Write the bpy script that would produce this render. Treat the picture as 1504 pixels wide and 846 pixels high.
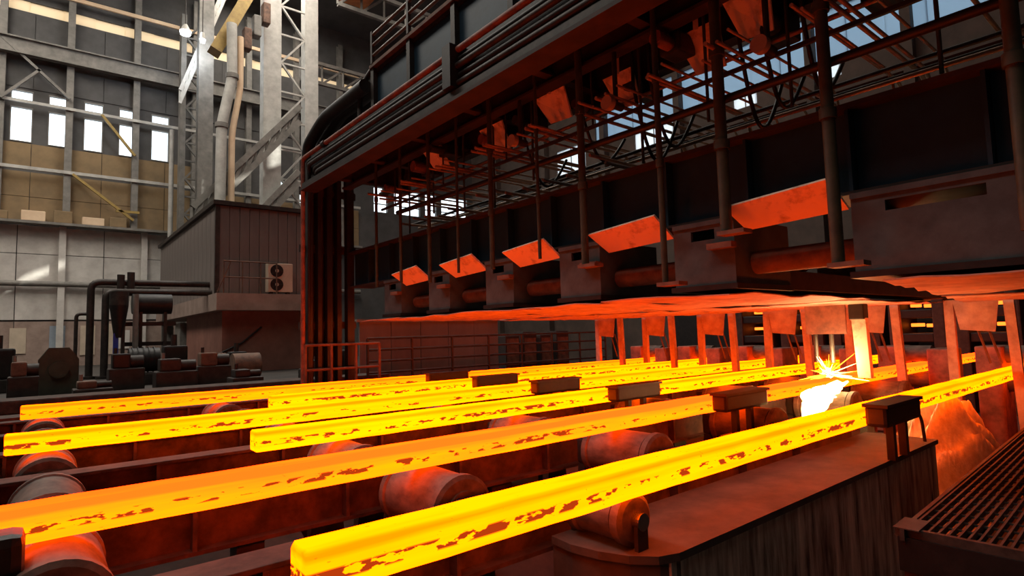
import bpy, bmesh, math, random
from mathutils import Vector, Matrix
random.seed(7)
for o in list(bpy.data.objects): bpy.data.objects.remove(o)
S = bpy.context.scene
COL = S.collection

# ------------------------------------------------------------------ camera, world, sun, added fill lamps, exposure
# axes: +X runs along the billets, +Y runs across the strands towards the hut, z = 0 is eye level, floor at FZ
FZ = -2.6
cam_d = bpy.data.cameras.new('camera'); cam = bpy.data.objects.new('camera', cam_d); COL.objects.link(cam)
cam_d.sensor_width = 36.0; cam_d.sensor_fit = 'HORIZONTAL'; cam_d.lens = 852.8 / 1504 * 36.0
cam_d.clip_start = 0.05; cam_d.clip_end = 300
fw = Vector((0.63094675, 0.7720026, 0.07692972)); up = Vector((-0.02737375, -0.07694451, 0.99665953))
rt = Vector((0.77534307, -0.63094494, -0.02741528))
cam.matrix_world = Matrix(((rt.x, up.x, -fw.x, 0), (rt.y, up.y, -fw.y, 0), (rt.z, up.z, -fw.z, 0), (0, 0, 0, 1)))
S.camera = cam
S.view_settings.view_transform = 'Standard'; S.view_settings.look = 'None'
S.view_settings.gamma = 1.0; S.view_settings.exposure = 0.0; S.view_settings.use_curve_mapping = False

W = bpy.data.worlds.new('daylight'); S.world = W; W.use_nodes = True
bg = W.node_tree.nodes['Background']; bg.inputs['Color'].default_value = (0.90, 0.95, 1.0, 1); bg.inputs['Strength'].default_value = 2.6

sun_d = bpy.data.lights.new('sun', 'SUN'); sun = bpy.data.objects.new('sun', sun_d); COL.objects.link(sun)
sun_d.energy = 10.0; sun_d.angle = math.radians(0.6); sun_d.color = (1.0, 0.93, 0.82)
SUN = Vector((-0.9, 0.8, -0.5)).normalized()
sun.rotation_euler = SUN.to_track_quat('-Z', 'Y').to_euler(); sun.location = (60, -30, 40)

def roof_fill(x, y, sx, sy, power):  # added area lamps just below the closed ceiling, to brighten the hall
    d = bpy.data.lights.new('roof_fill_lamp', 'AREA'); d.shape = 'RECTANGLE'; d.size = sx; d.size_y = sy
    d.energy = power; d.color = (1.0, 0.93, 0.82)
    o = bpy.data.objects.new('roof_fill_lamp', d); COL.objects.link(o); o.location = (x, y, 23.3)
roof_fill(-6, 28, 5, 20, 4200)
roof_fill(10, 30, 5, 18, 3400)
roof_fill(-8, 4, 5, 20, 1500)
roof_fill(16, 12, 4, 16, 600)

# ------------------------------------------------------------------ materials
def nt(m):
    m.use_nodes = True
    t = m.node_tree; t.nodes.clear()
    return t, t.nodes, t.links
def mat(name, col, col2=None, rough=0.6, metal=0.0, scale=6.0, stretch=(1, 1, 1), bump=0.15, lo=0.35, hi=0.68, detail=6):
    m = bpy.data.materials.new(name); t, n, l = nt(m)
    out = n.new('ShaderNodeOutputMaterial'); b = n.new('ShaderNodeBsdfPrincipled'); l.new(b.outputs[0], out.inputs[0])
    tc = n.new('ShaderNodeTexCoord'); mp = n.new('ShaderNodeMapping'); mp.inputs['Scale'].default_value = stretch
    l.new(tc.outputs['Object'], mp.inputs[0])
    nz = n.new('ShaderNodeTexNoise'); nz.inputs['Scale'].default_value = scale; nz.inputs['Detail'].default_value = detail
    nz.inputs['Roughness'].default_value = 0.65
    l.new(mp.outputs[0], nz.inputs['Vector'])
    r = n.new('ShaderNodeValToRGB'); r.color_ramp.elements[0].position = lo; r.color_ramp.elements[1].position = hi
    c2 = col2 or tuple(c * 0.55 for c in col)
    r.color_ramp.elements[0].color = (*c2, 1); r.color_ramp.elements[1].color = (*col, 1)
    l.new(nz.outputs[0], r.inputs[0]); l.new(r.outputs[0], b.inputs['Base Color'])
    b.inputs['Roughness'].default_value = rough; b.inputs['Metallic'].default_value = metal
    if bump:
        bp = n.new('ShaderNodeBump'); bp.inputs['Strength'].default_value = bump; bp.inputs['Distance'].default_value = 0.02
        l.new(nz.outputs[0], bp.inputs['Height']); l.new(bp.outputs[0], b.inputs['Normal'])
    return m
def emit(name, col, strength=1.0):
    m = bpy.data.materials.new(name); t, n, l = nt(m)
    out = n.new('ShaderNodeOutputMaterial'); e = n.new('ShaderNodeEmission')
    e.inputs[0].default_value = (*col, 1); e.inputs[1].default_value = strength
    l.new(e.outputs[0], out.inputs[0]); return m
def hot(name, yellow, orange, bias, seed, flakes=0.5, grad=0.15, edge=0.5):
    """glowing steel: own temperature and scale pattern, written in billet coordinates (x along, y across, z up, origin at the left end axis)"""
    m = bpy.data.materials.new(name); t, n, l = nt(m)
    out = n.new('ShaderNodeOutputMaterial'); e = n.new('ShaderNodeEmission'); l.new(e.outputs[0], out.inputs[0])
    tc = n.new('ShaderNodeTexCoord'); sp = n.new('ShaderNodeSeparateXYZ'); l.new(tc.outputs['Object'], sp.inputs[0])
    def noise(sc, scale, detail=4, off=0.0):
        mp = n.new('ShaderNodeMapping'); mp.inputs['Scale'].default_value = sc; mp.inputs['Location'].default_value = (seed + off, off, seed * 0.3)
        l.new(tc.outputs['Object'], mp.inputs[0])
        z = n.new('ShaderNodeTexNoise'); z.inputs['Scale'].default_value = scale; z.inputs['Detail'].default_value = detail
        l.new(mp.outputs[0], z.inputs['Vector']); return z.outputs[0]
    def math_(op, a, b=None, c=None):
        k = n.new('ShaderNodeMath'); k.operation = op
        for i, v in enumerate((a, b, c)):
            if v is None: continue
            if isinstance(v, (int, float)): k.inputs[i].default_value = v
            else: l.new(v, k.inputs[i])
        return k.outputs[0]
    def ramp(v, p0, p1, a=0.0, b=1.0):
        k = n.new('ShaderNodeMapRange'); k.clamp = True
        k.inputs['From Min'].default_value = p0; k.inputs['From Max'].default_value = p1
        k.inputs['To Min'].default_value = a; k.inputs['To Max'].default_value = b
        l.new(v, k.inputs['Value']); return k.outputs[0]
    def mix(f, a, b):
        k = n.new('ShaderNodeMix'); k.data_type = 'RGBA'
        l.new(f, k.inputs[0])
        for i, v in ((6, a), (7, b)):
            if isinstance(v, tuple): k.inputs[i].default_value = (*v, 1)
            else: l.new(v, k.inputs[i])
        return k.outputs[2]
    # streaky temperature field along the bar; a cooler line just under the top arris
    st = noise((0.5, 6, 9), 1.6, 4)
    cool_line = math_('MULTIPLY', ramp(math_('ABSOLUTE', math_('SUBTRACT', sp.outputs[2], 0.070)), 0.0, 0.030, 1.0, 0.0), 0.75)
    f = math_('ADD', ramp(st, 0.3, 0.75, 0.0, 0.65), cool_line)
    f = math_('ADD', f, math_('MULTIPLY', ramp(sp.outputs[2], -0.03, 0.085), grad))
    f = math_('SUBTRACT', f, ramp(math_('ABSOLUTE', math_('SUBTRACT', sp.outputs[2], 0.097)), 0.0, 0.012, edge, 0.0))
    f = math_('ADD', f, bias)
    f = ramp(f, 0.0, 1.0)
    base = mix(f, yellow, orange)
    # scale flakes in a band low on the flank
    band = ramp(math_('ABSOLUTE', math_('ADD', sp.outputs[2], 0.018)), 0.008, 0.036, 1.0, 0.0)
    fl = noise((6.0, 16, 18), 1.5, 5, 3.1); pr = noise((0.75, 1, 1), 1.0, 2, 7.7)
    thr = math_('SUBTRACT', math_('ADD', fl, math_('MULTIPLY', pr, 0.42)), 0.86 - 0.22 * flakes)
    fm = math_('MULTIPLY', ramp(thr, 0.0, 0.03), band)
    fm = ramp(fm, 0.25, 0.55)
    c = mix(fm, base, (0.50, 0.045, 0.004))
    # small dark scale spots anywhere
    sp2 = ramp(noise((14, 26, 30), 1.5, 3, 12.0), 0.70, 0.73)
    c = mix(math_('MULTIPLY', sp2, 0.6), c, (1.0, 0.16, 0.005))
    l.new(c, e.inputs[0]); e.inputs[1].default_value = 1.0
    return m
def glass(name):
    m = bpy.data.materials.new(name); t, n, l = nt(m)
    out = n.new('ShaderNodeOutputMaterial'); a = n.new('ShaderNodeBsdfTransparent'); g = n.new('ShaderNodeBsdfGlossy')
    a.inputs[0].default_value = (0.92, 0.95, 0.96, 1); g.inputs['Roughness'].default_value = 0.08
    mx = n.new('ShaderNodeMixShader'); mx.inputs[0].default_value = 0.06
    l.new(a.outputs[0], mx.inputs[1]); l.new(g.outputs[0], mx.inputs[2]); l.new(mx.outputs[0], out.inputs[0]); return m

M = {}
M['dark'] = mat('dark sooty steel', (0.055, 0.042, 0.036), (0.022, 0.018, 0.016), rough=0.55, metal=0.3, scale=5)
M['black'] = mat('blackened steel', (0.022, 0.018, 0.017), (0.010, 0.009, 0.009), rough=0.5, metal=0.2, scale=7)
M['rust'] = mat('rusty steel', (0.20, 0.105, 0.065), (0.075, 0.040, 0.028), rough=0.75, scale=4)
M['pipe'] = mat('brown painted pipe', (0.15, 0.085, 0.055), (0.07, 0.042, 0.03), rough=0.45, metal=0.2, scale=5)
M['blue'] = mat('dark blue painted plate', (0.008, 0.040, 0.072), (0.004, 0.022, 0.042), rough=0.55, scale=2.2)
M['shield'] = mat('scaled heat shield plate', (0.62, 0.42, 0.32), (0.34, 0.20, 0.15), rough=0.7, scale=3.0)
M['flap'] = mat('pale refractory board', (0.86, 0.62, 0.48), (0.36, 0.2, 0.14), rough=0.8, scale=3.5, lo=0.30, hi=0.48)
M['carr'] = mat('grey painted carriage plate', (0.085, 0.105, 0.11), (0.045, 0.052, 0.055), rough=0.55, scale=3)
M['roller'] = mat('scorched roller steel', (0.20, 0.14, 0.11), (0.05, 0.036, 0.03), rough=0.7, metal=0.15, scale=5, stretch=(1, 0.5, 1))
M['table'] = mat('scale-covered table steel', (0.10, 0.052, 0.038), (0.025, 0.016, 0.013), rough=0.85, scale=5)
M['conc'] = mat('stained concrete', (0.80, 0.68, 0.55), (0.07, 0.055, 0.045), rough=0.85, scale=2.6, stretch=(3.2, 3.2, 0.35), lo=0.36, hi=0.70)
M['conctop'] = mat('worn concrete coping', (0.085, 0.062, 0.048), (0.035, 0.026, 0.021), rough=0.9, scale=3)
M['grate'] = mat('dark walkway steel', (0.075, 0.06, 0.05), (0.03, 0.024, 0.02), rough=0.6, metal=0.2, scale=8)
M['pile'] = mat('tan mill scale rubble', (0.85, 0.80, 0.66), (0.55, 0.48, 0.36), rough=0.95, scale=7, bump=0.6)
M['floor'] = mat('oily floor', (0.055, 0.043, 0.036), (0.02, 0.016, 0.014), rough=0.8, scale=0.8)
M['wall'] = mat('grey brown cladding', (0.20, 0.165, 0.125), (0.12, 0.10, 0.08), rough=0.85, scale=0.7)
M['walldark'] = mat('dark grey cladding', (0.105, 0.10, 0.098), (0.065, 0.062, 0.06), rough=0.85, scale=0.6)
M['ochre'] = mat('ochre cladding', (0.30, 0.20, 0.10), (0.19, 0.13, 0.07), rough=0.85, scale=0.6)
M['pale'] = mat('pale grey wall panel', (0.66, 0.62, 0.57), (0.46, 0.42, 0.385), rough=0.8, scale=0.9)
M['cream'] = mat('cream sheeting', (0.82, 0.62, 0.42), (0.66, 0.46, 0.30), rough=0.8, scale=0.8)
M['steel'] = mat('pale painted steelwork', (0.52, 0.50, 0.46), (0.36, 0.34, 0.31), rough=0.6, scale=2)
M['steelmid'] = mat('grey steelwork', (0.24, 0.22, 0.195), (0.14, 0.13, 0.115), rough=0.65, scale=2)
M['yellow'] = mat('dull yellow paint', (0.42, 0.28, 0.07), (0.28, 0.18, 0.05), rough=0.6, scale=3)
M['orange'] = mat('orange crane paint', (0.75, 0.22, 0.03), (0.5, 0.14, 0.02), rough=0.5, scale=3)
M['hut'] = mat('grey brown cabin panel', (0.20, 0.165, 0.15), (0.135, 0.11, 0.10), rough=0.6, scale=1.2, stretch=(1, 1, 0.3))
M['slab'] = mat('pinkish concrete slab', (0.40, 0.29, 0.24), (0.27, 0.19, 0.155), rough=0.85, scale=1.5)
M['redwall'] = mat('brick red painted wall', (0.33, 0.14, 0.10), (0.22, 0.09, 0.065), rough=0.8, scale=1.2)
M['acwhite'] = mat('beige appliance casing', (0.62, 0.50, 0.38), (0.5, 0.4, 0.3), rough=0.5, scale=2)
M['green'] = mat('dark green machine paint', (0.055, 0.06, 0.04), (0.03, 0.032, 0.022), rough=0.6, scale=3)
M['bluepaint'] = mat('bright blue paint', (0.03, 0.05, 0.35), (0.02, 0.03, 0.2), rough=0.5, scale=3)
M['bluegrey'] = mat('blue grey roof sheeting', (0.34, 0.40, 0.46), (0.22, 0.26, 0.31), rough=0.6, scale=1.0)
M['brownwall'] = mat('dark brown sheeting', (0.10, 0.065, 0.05), (0.06, 0.04, 0.032), rough=0.8, scale=0.9)
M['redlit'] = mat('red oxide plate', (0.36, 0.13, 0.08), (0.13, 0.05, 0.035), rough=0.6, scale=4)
M['chrome'] = mat('polished steel', (0.8, 0.75, 0.7), (0.6, 0.55, 0.5), rough=0.2, metal=1.0, scale=4, bump=0)
M['copper'] = mat('copper brown pipe', (0.46, 0.26, 0.16), (0.28, 0.15, 0.09), rough=0.4, metal=0.3, scale=5)
M['olive'] = mat('olive brown rod paint', (0.065, 0.066, 0.035), (0.03, 0.03, 0.018), rough=0.5, scale=5)
M['darkred'] = mat('soot stained red oxide', (0.045, 0.025, 0.021), (0.013, 0.010, 0.009), rough=0.7, scale=2.0)
M['glass'] = glass('window glass')
M['chute'] = mat('sooty chute plate', (0.05, 0.03, 0.024), (0.015, 0.011, 0.01), rough=0.85, scale=4)
M['lamp'] = emit('lamp glow', (0.85, 0.93, 1.0), 14.0)
M['white_hot'] = emit('white hot slag', (14, 8.0, 2.6), 1.0)
M['yellow_hot'] = emit('yellow hot slag', (9, 2.2, 0.12), 1.0)
M['far_hot'] = emit('distant glowing strand', (3.5, 0.55, 0.05), 1.0)
YEL = (7.0, 0.80, 0.002); ORA = (6.0, 0.40, 0.003)
HOT = [hot('hot steel 1', (10.0, 0.84, 0.0), (9.0, 0.40, 0.0), -0.12, 1.0, 0.75),
       hot('hot steel 2', (9.5, 0.66, 0.0), (8.0, 0.26, 0.012), 0.0, 4.0, 0.5, 0.6, 0.15),
       hot('hot steel 3', (10.0, 0.92, 0.0), (9.0, 0.42, 0.0), -0.22, 9.0, 0.55),
       hot('hot steel 4', (10.0, 0.90, 0.0), (9.0, 0.42, 0.0), -0.08, 14.0, 0.45),
       hot('hot steel 5', (10.0, 0.92, 0.0), (9.0, 0.42, 0.0), -0.10, 19.0, 0.5),
       hot('hot steel 6', (9.0, 0.70, 0.0), (7.5, 0.30, 0.004), 0.05, 25.0, 0.45)]

# ------------------------------------------------------------------ mesh helpers (all coordinates are world coordinates)
ORG = {}
class MB:
    def __init__(s): s.v = []; s.f = []; s.sm = []
    def add(s, vs, fs, smooth=False):
        o = len(s.v); s.v += [tuple(v) for v in vs]; s.f += [tuple(i + o for i in f) for f in fs]; s.sm += [smooth] * len(fs); return s
    def box(s, x0, x1, y0, y1, z0, z1, c=0.0):
        if c <= 0:
            vs = [(x, y, z) for x in (x0, x1) for y in (y0, y1) for z in (z0, z1)]
            return s.add(vs, [(0, 1, 3, 2), (4, 6, 7, 5), (0, 4, 5, 1), (2, 3, 7, 6), (0, 2, 6, 4), (1, 5, 7, 3)])
        bm = bmesh.new(); bmesh.ops.create_cube(bm, size=1.0)
        for v in bm.verts:
            v.co = ((x0 + x1) / 2 + v.co.x * (x1 - x0), (y0 + y1) / 2 + v.co.y * (y1 - y0), (z0 + z1) / 2 + v.co.z * (z1 - z0))
        bmesh.ops.bevel(bm, geom=list(bm.edges), offset=c, segments=2, affect='EDGES', profile=0.6)
        bm.verts.index_update()
        s.add([v.co[:] for v in bm.verts], [[v.index for v in f.verts] for f in bm.faces]); bm.free(); return s
    def cyl(s, p0, p1, r, n=12, r1=None, caps=True):
        p0 = Vector(p0); p1 = Vector(p1); d = (p1 - p0).normalized()
        a = d.orthogonal().normalized(); b = d.cross(a); r1 = r if r1 is None else r1
        vs = []
        for p, q in ((p0, r), (p1, r1)):
            for i in range(n):
                t = 2 * math.pi * i / n; vs.append(p + (a * math.cos(t) + b * math.sin(t)) * q)
        s.add(vs, [(i, (i + 1) % n, n + (i + 1) % n, n + i) for i in range(n)], True)
        if caps: s.add(vs, [tuple(range(n))[::-1], tuple(range(n, 2 * n))])
        return s
    def tube(s, pts, r, n=8, radii=None):
        pts = [Vector(p) for p in pts]; rings = []; ref = None
        for i, p in enumerate(pts):
            d = (pts[min(i + 1, len(pts) - 1)] - pts[max(i - 1, 0)]).normalized()
            if ref is None: ref = d.orthogonal().normalized()
            a = (ref - d * ref.dot(d)).normalized(); ref = a; b = d.cross(a); q = radii[i] if radii else r
            rings.append([p + (a * math.cos(2 * math.pi * k / n) + b * math.sin(2 * math.pi * k / n)) * q for k in range(n)])
        vs = [v for g in rings for v in g]; fs = []
        for i in range(len(rings) - 1):
            for k in range(n): fs.append((i * n + k, i * n + (k + 1) % n, (i + 1) * n + (k + 1) % n, (i + 1) * n + k))
        s.add(vs, fs, True); s.add(vs, [tuple(range(n))[::-1], tuple(range((len(rings) - 1) * n, len(rings) * n))]); return s
    def prism(s, poly, ext):
        """polygon of 3-D points extruded by the vector ext"""
        n = len(poly); e = Vector(ext); vs = [Vector(p) for p in poly]; vs += [p + e for p in vs]
        return s.add(vs, [tuple(range(n))[::-1], tuple(range(n, 2 * n))] + [(i, (i + 1) % n, n + (i + 1) % n, n + i) for i in range(n)])
    def bar(s, p0, p1, w, h=None, upv=(0, 0, 1)):
        p0 = Vector(p0); p1 = Vector(p1); d = (p1 - p0).normalized(); h = h or w
        u = Vector(upv); a = d.cross(u)
        if a.length < 1e-4: a = d.orthogonal()
        a.normalize(); b = a.cross(d).normalized(); a *= w / 2; b *= h / 2
        vs = [p + q for p in (p0, p1) for q in (a + b, a - b, -a - b, -a + b)]
        return s.add(vs, [(0, 1, 2, 3), (7, 6, 5, 4), (0, 4, 5, 1), (1, 5, 6, 2), (2, 6, 7, 3), (3, 7, 4, 0)])
    def build(s, name, m, parent=None, label=None, cat=None, group=None, kind=None, at=None):
        me = bpy.data.meshes.new(name)
        if parent is not None: org = ORG[parent]
        elif at is not None: org = Vector(at)
        else:
            xs, ys, zs = zip(*s.v); org = Vector(((min(xs) + max(xs)) / 2, (min(ys) + max(ys)) / 2, min(zs)))
        me.from_pydata([(x - org.x, y - org.y, z - org.z) for x, y, z in s.v], [], s.f)
        me.polygons.foreach_set('use_smooth', s.sm)
        bm = bmesh.new(); bm.from_mesh(me); bmesh.ops.recalc_face_normals(bm, faces=list(bm.faces)); bm.to_mesh(me); bm.free()
        me.materials.append(M[m] if isinstance(m, str) else m)
        o = bpy.data.objects.new(name, me); COL.objects.link(o); ORG[o] = org
        if parent is not None: o.parent = parent
        else: o.location = org
        if label: o['label'] = label
        if cat: o['category'] = cat
        if group: o['group'] = group
        if kind: o['kind'] = kind
        return o
def thing(name, label, cat, loc, group=None, kind=None):
    o = bpy.data.objects.new(name, None); COL.objects.link(o); o.location = loc; o.empty_display_size = 0.2
    if label: o['label'] = label
    if cat: o['category'] = cat
    if group: o['group'] = group
    if kind: o['kind'] = kind
    ORG[o] = Vector(loc); return o
def again(o, off, parent=None):
    """another part sharing the mesh of part o, shifted by off"""
    c = o.copy(); COL.objects.link(c); c.parent = parent or o.parent; c.location = Vector(o.location) + Vector(off); ORG[c] = ORG[c.parent]
    return c
def B(*a, c=0.0): return MB().box(*a, c=c)
def elbow(pts, r, k=5):
    """polyline with rounded corners"""
    pts = [Vector(p) for p in pts]; out = [pts[0]]
    for i in range(1, len(pts) - 1):
        p = pts[i]; a = (pts[i - 1] - p); b = (pts[i + 1] - p)
        ra = min(r, a.length * 0.49); rb = min(r, b.length * 0.49); a.normalize(); b.normalize()
        q0 = p + a * ra; q1 = p + b * rb
        for j in range(k + 1):
            t = j / k; out.append(q0 * (1 - t) ** 2 + p * 2 * t * (1 - t) + q1 * t * t)
    out.append(pts[-1]); return out
def wall_cells(axis, c0, c1, u0, u1, z0, z1, holes):
    """slab across `axis` ('x' or 'y') between c0 and c1 with rectangular openings (ua, ub, za, zb)"""
    us = sorted({u0, u1, *[h[0] for h in holes], *[h[1] for h in holes]}); zs = sorted({z0, z1, *[h[2] for h in holes], *[h[3] for h in holes]})
    mb = MB()
    for a, b in zip(us, us[1:]):
        for p, q in zip(zs, zs[1:]):
            if any(h[0] - 1e-6 <= a and b <= h[1] + 1e-6 and h[2] - 1e-6 <= p and q <= h[3] + 1e-6 for h in holes): continue
            if axis == 'y': mb.box(a, b, c0, c1, p, q)
            else: mb.box(c0, c1, a, b, p, q)
    return mb

STR = [2.35, 4.02, 5.68, 7.35, 9.02, 10.70]          # near flank of each strand
ORD = ['nearest', 'second nearest', 'third nearest', 'fourth nearest', 'fifth nearest', 'farthest']
BW = 0.19; ZB = -1.03; ZT = -0.84                    # billet section, bottom and top

# ------------------------------------------------------------------ the hall
def translucent(name, c):
    m = bpy.data.materials.new(name); t, n, l = nt(m)
    out = n.new('ShaderNodeOutputMaterial'); a = n.new('ShaderNodeBsdfTranslucent'); d = n.new('ShaderNodeBsdfDiffuse')
    a.inputs[0].default_value = (*c, 1); d.inputs[0].default_value = (*[min(1, k * 1.5) for k in c], 1)
    mx = n.new('ShaderNodeMixShader'); mx.inputs[0].default_value = 0.35
    l.new(a.outputs[0], mx.inputs[1]); l.new(d.outputs[0], mx.inputs[2]); l.new(mx.outputs[0], out.inputs[0]); return m
M['tcream'] = translucent('cream translucent sheet', (0.88, 0.72, 0.54))
M['tblue'] = translucent('blue grey translucent sheet', (0.30, 0.38, 0.45))
M['tfrost'] = translucent('frosted glass', (0.62, 0.66, 0.70))
YW = 42.0; FH = -1.2; XR = 30.0; CZ = 23.8
ST = 'structure'
B(-25, XR + 0.4, -15, YW + 0.4, FZ - 0.3, FZ).build('floor', 'floor', kind=ST)
B(-25, 15.5, 12.3, YW, FZ, FH).build('floor', 'floor', kind=ST)
B(-25, XR + 0.4, -15.4, YW + 0.4, CZ, CZ + 0.3).build('ceiling', 'walldark', kind=ST)
B(-25.4, -25, -15, YW, FZ, CZ).build('wall_left', 'walldark', kind=ST)
B(-25.4, XR + 0.4, -15.4, -15, FZ, CZ).build('wall_front', 'walldark', kind=ST)
WIN = [(-1.55, -0.56), (0.12, 1.0), (1.77, 2.72), (3.50, 4.26), (5.20, 6.20)]
holes = []
for a, b in WIN: holes += [(a, b, 11.47, 13.48), (a, b, 13.78, 14.45)]
holes += [(-2.4, 19.0, 19.1, 19.75)]
FARW = [(20.4, 21.6), (22.2, 24.6), (25.1, 26.2), (26.7, 29.4)]
for a, b in FARW: holes.append((a, b, 9.9, 11.9))
EXTRA = [(8.0, 8.6, 9.6, 13.2), (9.0, 9.5, 8.8, 12.4), (12.0, 12.5, 9.5, 11.0), (12.9, 13.4, 9.0, 11.6), (14.3, 15.0, 9.2, 11.2)]
holes += EXTRA
wb = wall_cells('y', YW, YW + 0.3, -25, XR + 0.4, FZ, CZ, holes).build('wall_back', 'walldark', kind=ST, at=(0, YW, FZ))
for i, (a, b) in enumerate(WIN):
    w = thing('window_%d' % (i + 1), None, None, ((a + b) / 2, YW, 11.47), kind=ST)
    B(a, b, YW + 0.12, YW + 0.14, 11.47, 13.48).build('pane', 'glass', w); B(a, b, YW + 0.12, YW + 0.14, 13.78, 14.45).build('pane', 'glass', w)
    f = MB()
    for z0, z1 in ((11.47, 13.48), (13.78, 14.45)):
        f.box(a, a + 0.05, YW - 0.04, YW + 0.2, z0, z1).box(b - 0.05, b, YW - 0.04, YW + 0.2, z0, z1)
        f.box(a + 0.05, b - 0.05, YW - 0.04, YW + 0.2, z0, z0 + 0.05).box(a + 0.05, b - 0.05, YW - 0.04, YW + 0.2, z1 - 0.05, z1)
    f.build('window_frame', 'steelmid', w)
k = 6
for a, b, z0, z1 in [(a, b, 9.9, 11.9) for a, b in FARW] + EXTRA:
    w = thing('window_%d' % k, None, None, ((a + b) / 2, YW, z0), kind=ST); k += 1
    B(a, b, YW + 0.12, YW + 0.14, z0, z1).build('pane', 'glass', w)
    f = MB()
    for q in (0.33, 0.66): f.box(a, b, YW + 0.05, YW + 0.1, z0 + (z1 - z0) * q - 0.04, z0 + (z1 - z0) * q + 0.04)
    f.build('glazing_bar', 'steelmid', w)
w = thing('window_%d' % k, None, None, (2.3, YW, 19.1), kind=ST); k += 1
for i in range(14):
    x = -2.4 + i * 21.4 / 14; B(x, x + 21.4 / 14 + 0.02, YW + 0.08 + 0.05 * (i % 2), YW + 0.11 + 0.05 * (i % 2), 19.1, 19.75).build('pane', 'tcream', w)
# cladding between the columns, each sheet a piece of its own
for z0, z1, m, step, x0, x1 in ((6.95, 8.35, 'ochre', 1.64, -5.5, 19), (8.38, 9.78, 'ochre', 1.64, -5.5, 19), (10.0, 11.4, 'ochre', 1.64, -5.5, 7.6), (14.6, 16.1, 'walldark', 1.64, -5.5, 16), (17.4, 19.0, 'walldark', 1.64, -5.5, 16)):
    first = None; x = x0
    while x < x1:
        if first is None: first = B(x + 0.015, x + step - 0.015, YW - 0.05, YW, z0, z1).build('cladding_sheet', m, wb)
        else: again(first, (x - x0, 0, 0))
        x += step
rows = [(FH, 1.35, 'slab'), (1.45, 3.40, 'pale'), (3.50, 5.12, 'pale'), (5.16, 6.72, 'pale')]
for z0, z1, m in rows:
    first = None
    for i in range(11):
        x = -5.0 + 1.98 * i
        if first is None: first = B(x + 0.02, x + 1.96, YW - 0.10, YW - 0.02, z0, z1).build('wall_panel', m, wb); x0 = x
        else: again(first, (x - x0, 0, 0))
for x, z0, z1, m in ((1.9, -0.6, 1.1, 'acwhite'), (3.0, -0.6, 1.2, 'acwhite'), (3.6, -0.3, 0.8, 'pale'), (-1.2, -0.4, 1.0, 'acwhite'), (0.5, -0.6, 1.1, 'bluegrey')):
    B(x, x + 0.7, YW - 0.16, YW - 0.10, z0, z1).build('door_leaf', m, wb)
n_tr = 1
def trim(mb, m):
    global n_tr
    o = mb.build('trim_%d' % n_tr, m, kind=ST); n_tr += 1; return o
for x in (-5.2, -1.95, 1.07, 4.35, 7.6, 10.9, 14.2, 17.5):
    mb = MB().box(x - 0.17, x + 0.17, YW - 0.50, YW - 0.46, 6.9, 22.5).box(x - 0.17, x + 0.17, YW - 0.10, YW - 0.06, 6.9, 22.5).box(x - 0.02, x + 0.02, YW - 0.46, YW - 0.1, 6.9, 22.5)
    trim(mb, 'steelmid')
trim(B(-12, 19, YW - 0.62, YW - 0.50, 13.56, 13.72), 'steel')
trim(B(-12, 19, YW - 0.62, YW - 0.50, 9.80, 9.98), 'steel')
trim(MB().box(-12, 19, YW - 0.9, YW - 0.52, 16.25, 16.33).box(-12, 19, YW - 0.74, YW - 0.70, 16.33, 17.12).box(-12, 19, YW - 0.9, YW - 0.52, 17.12, 17.2), 'steelmid')
trim(B(-12, 19, YW - 0.62, YW - 0.50, 20.2, 20.42), 'cream')
trim(MB().box(-12, 19, YW - 0.9, YW - 0.12, 6.76, 6.9), 'steelmid')
trim(MB().cyl((-12, YW - 0.4, 3.45), (19, YW - 0.4, 3.45), 0.16, 10), 'steelmid')
for x in (0.95, 4.93): trim(B(x - 0.16, x + 0.16, YW - 0.45, YW - 0.11, FH, 6.76), 'pale')
for x0, z0, x1, z1, m in ((-1.95, 17.0, 1.07, 14.2, 'steelmid'), (-1.95, 13.6, -0.3, 15.6, 'steelmid'), (1.3, 9.8, 4.3, 7.4, 'yellow'), (2.6, 13.6, 4.3, 11.4, 'yellow'), (3.4, 7.9, 4.6, 7.9, 'yellow')):
    trim(MB().bar((x0, YW - 0.7, z0), (x1, YW - 0.7, z1), 0.14), m)
for i, x in enumerate((-2.3, -0.9, 0.5, 1.8, 3.1)):
    B(x, x + 0.85 + 0.2 * (i % 2), YW - 0.85, YW - 0.35, 6.9, 7.35 + 0.12 * (i % 3), c=0.04).build('rail_box', 'cream' if i % 2 else 'ochre', label=('%s coloured box on the crane rail ledge, %s from the left' % ('cream' if i % 2 else 'ochre', ['first', 'second', 'third', 'fourth', 'fifth'][i])), cat='box', group='boxes along the crane rail ledge')
# window-named frames added around the fill lamps; the ceiling above stays closed
for x, y, sx, sy in ((-6, 28, 5, 20), (10, 30, 5, 18), (-8, 4, 5, 20), (16, 12, 4, 16)):
    w = thing('window_%d' % k, None, None, (x, y, 23.3), kind=ST); k += 1
    for q in (-1, 1):
        B(x + q * (sx / 2 + 0.1) - 0.08, x + q * (sx / 2 + 0.1) + 0.08, y - sy / 2 - 0.2, y + sy / 2 + 0.2, 23.2, CZ).build('curb', 'steelmid', w)
        B(x - sx / 2, x + sx / 2, y + q * (sy / 2 + 0.1) - 0.08, y + q * (sy / 2 + 0.1) + 0.08, 23.2, CZ).build('curb', 'steelmid', w)
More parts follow.
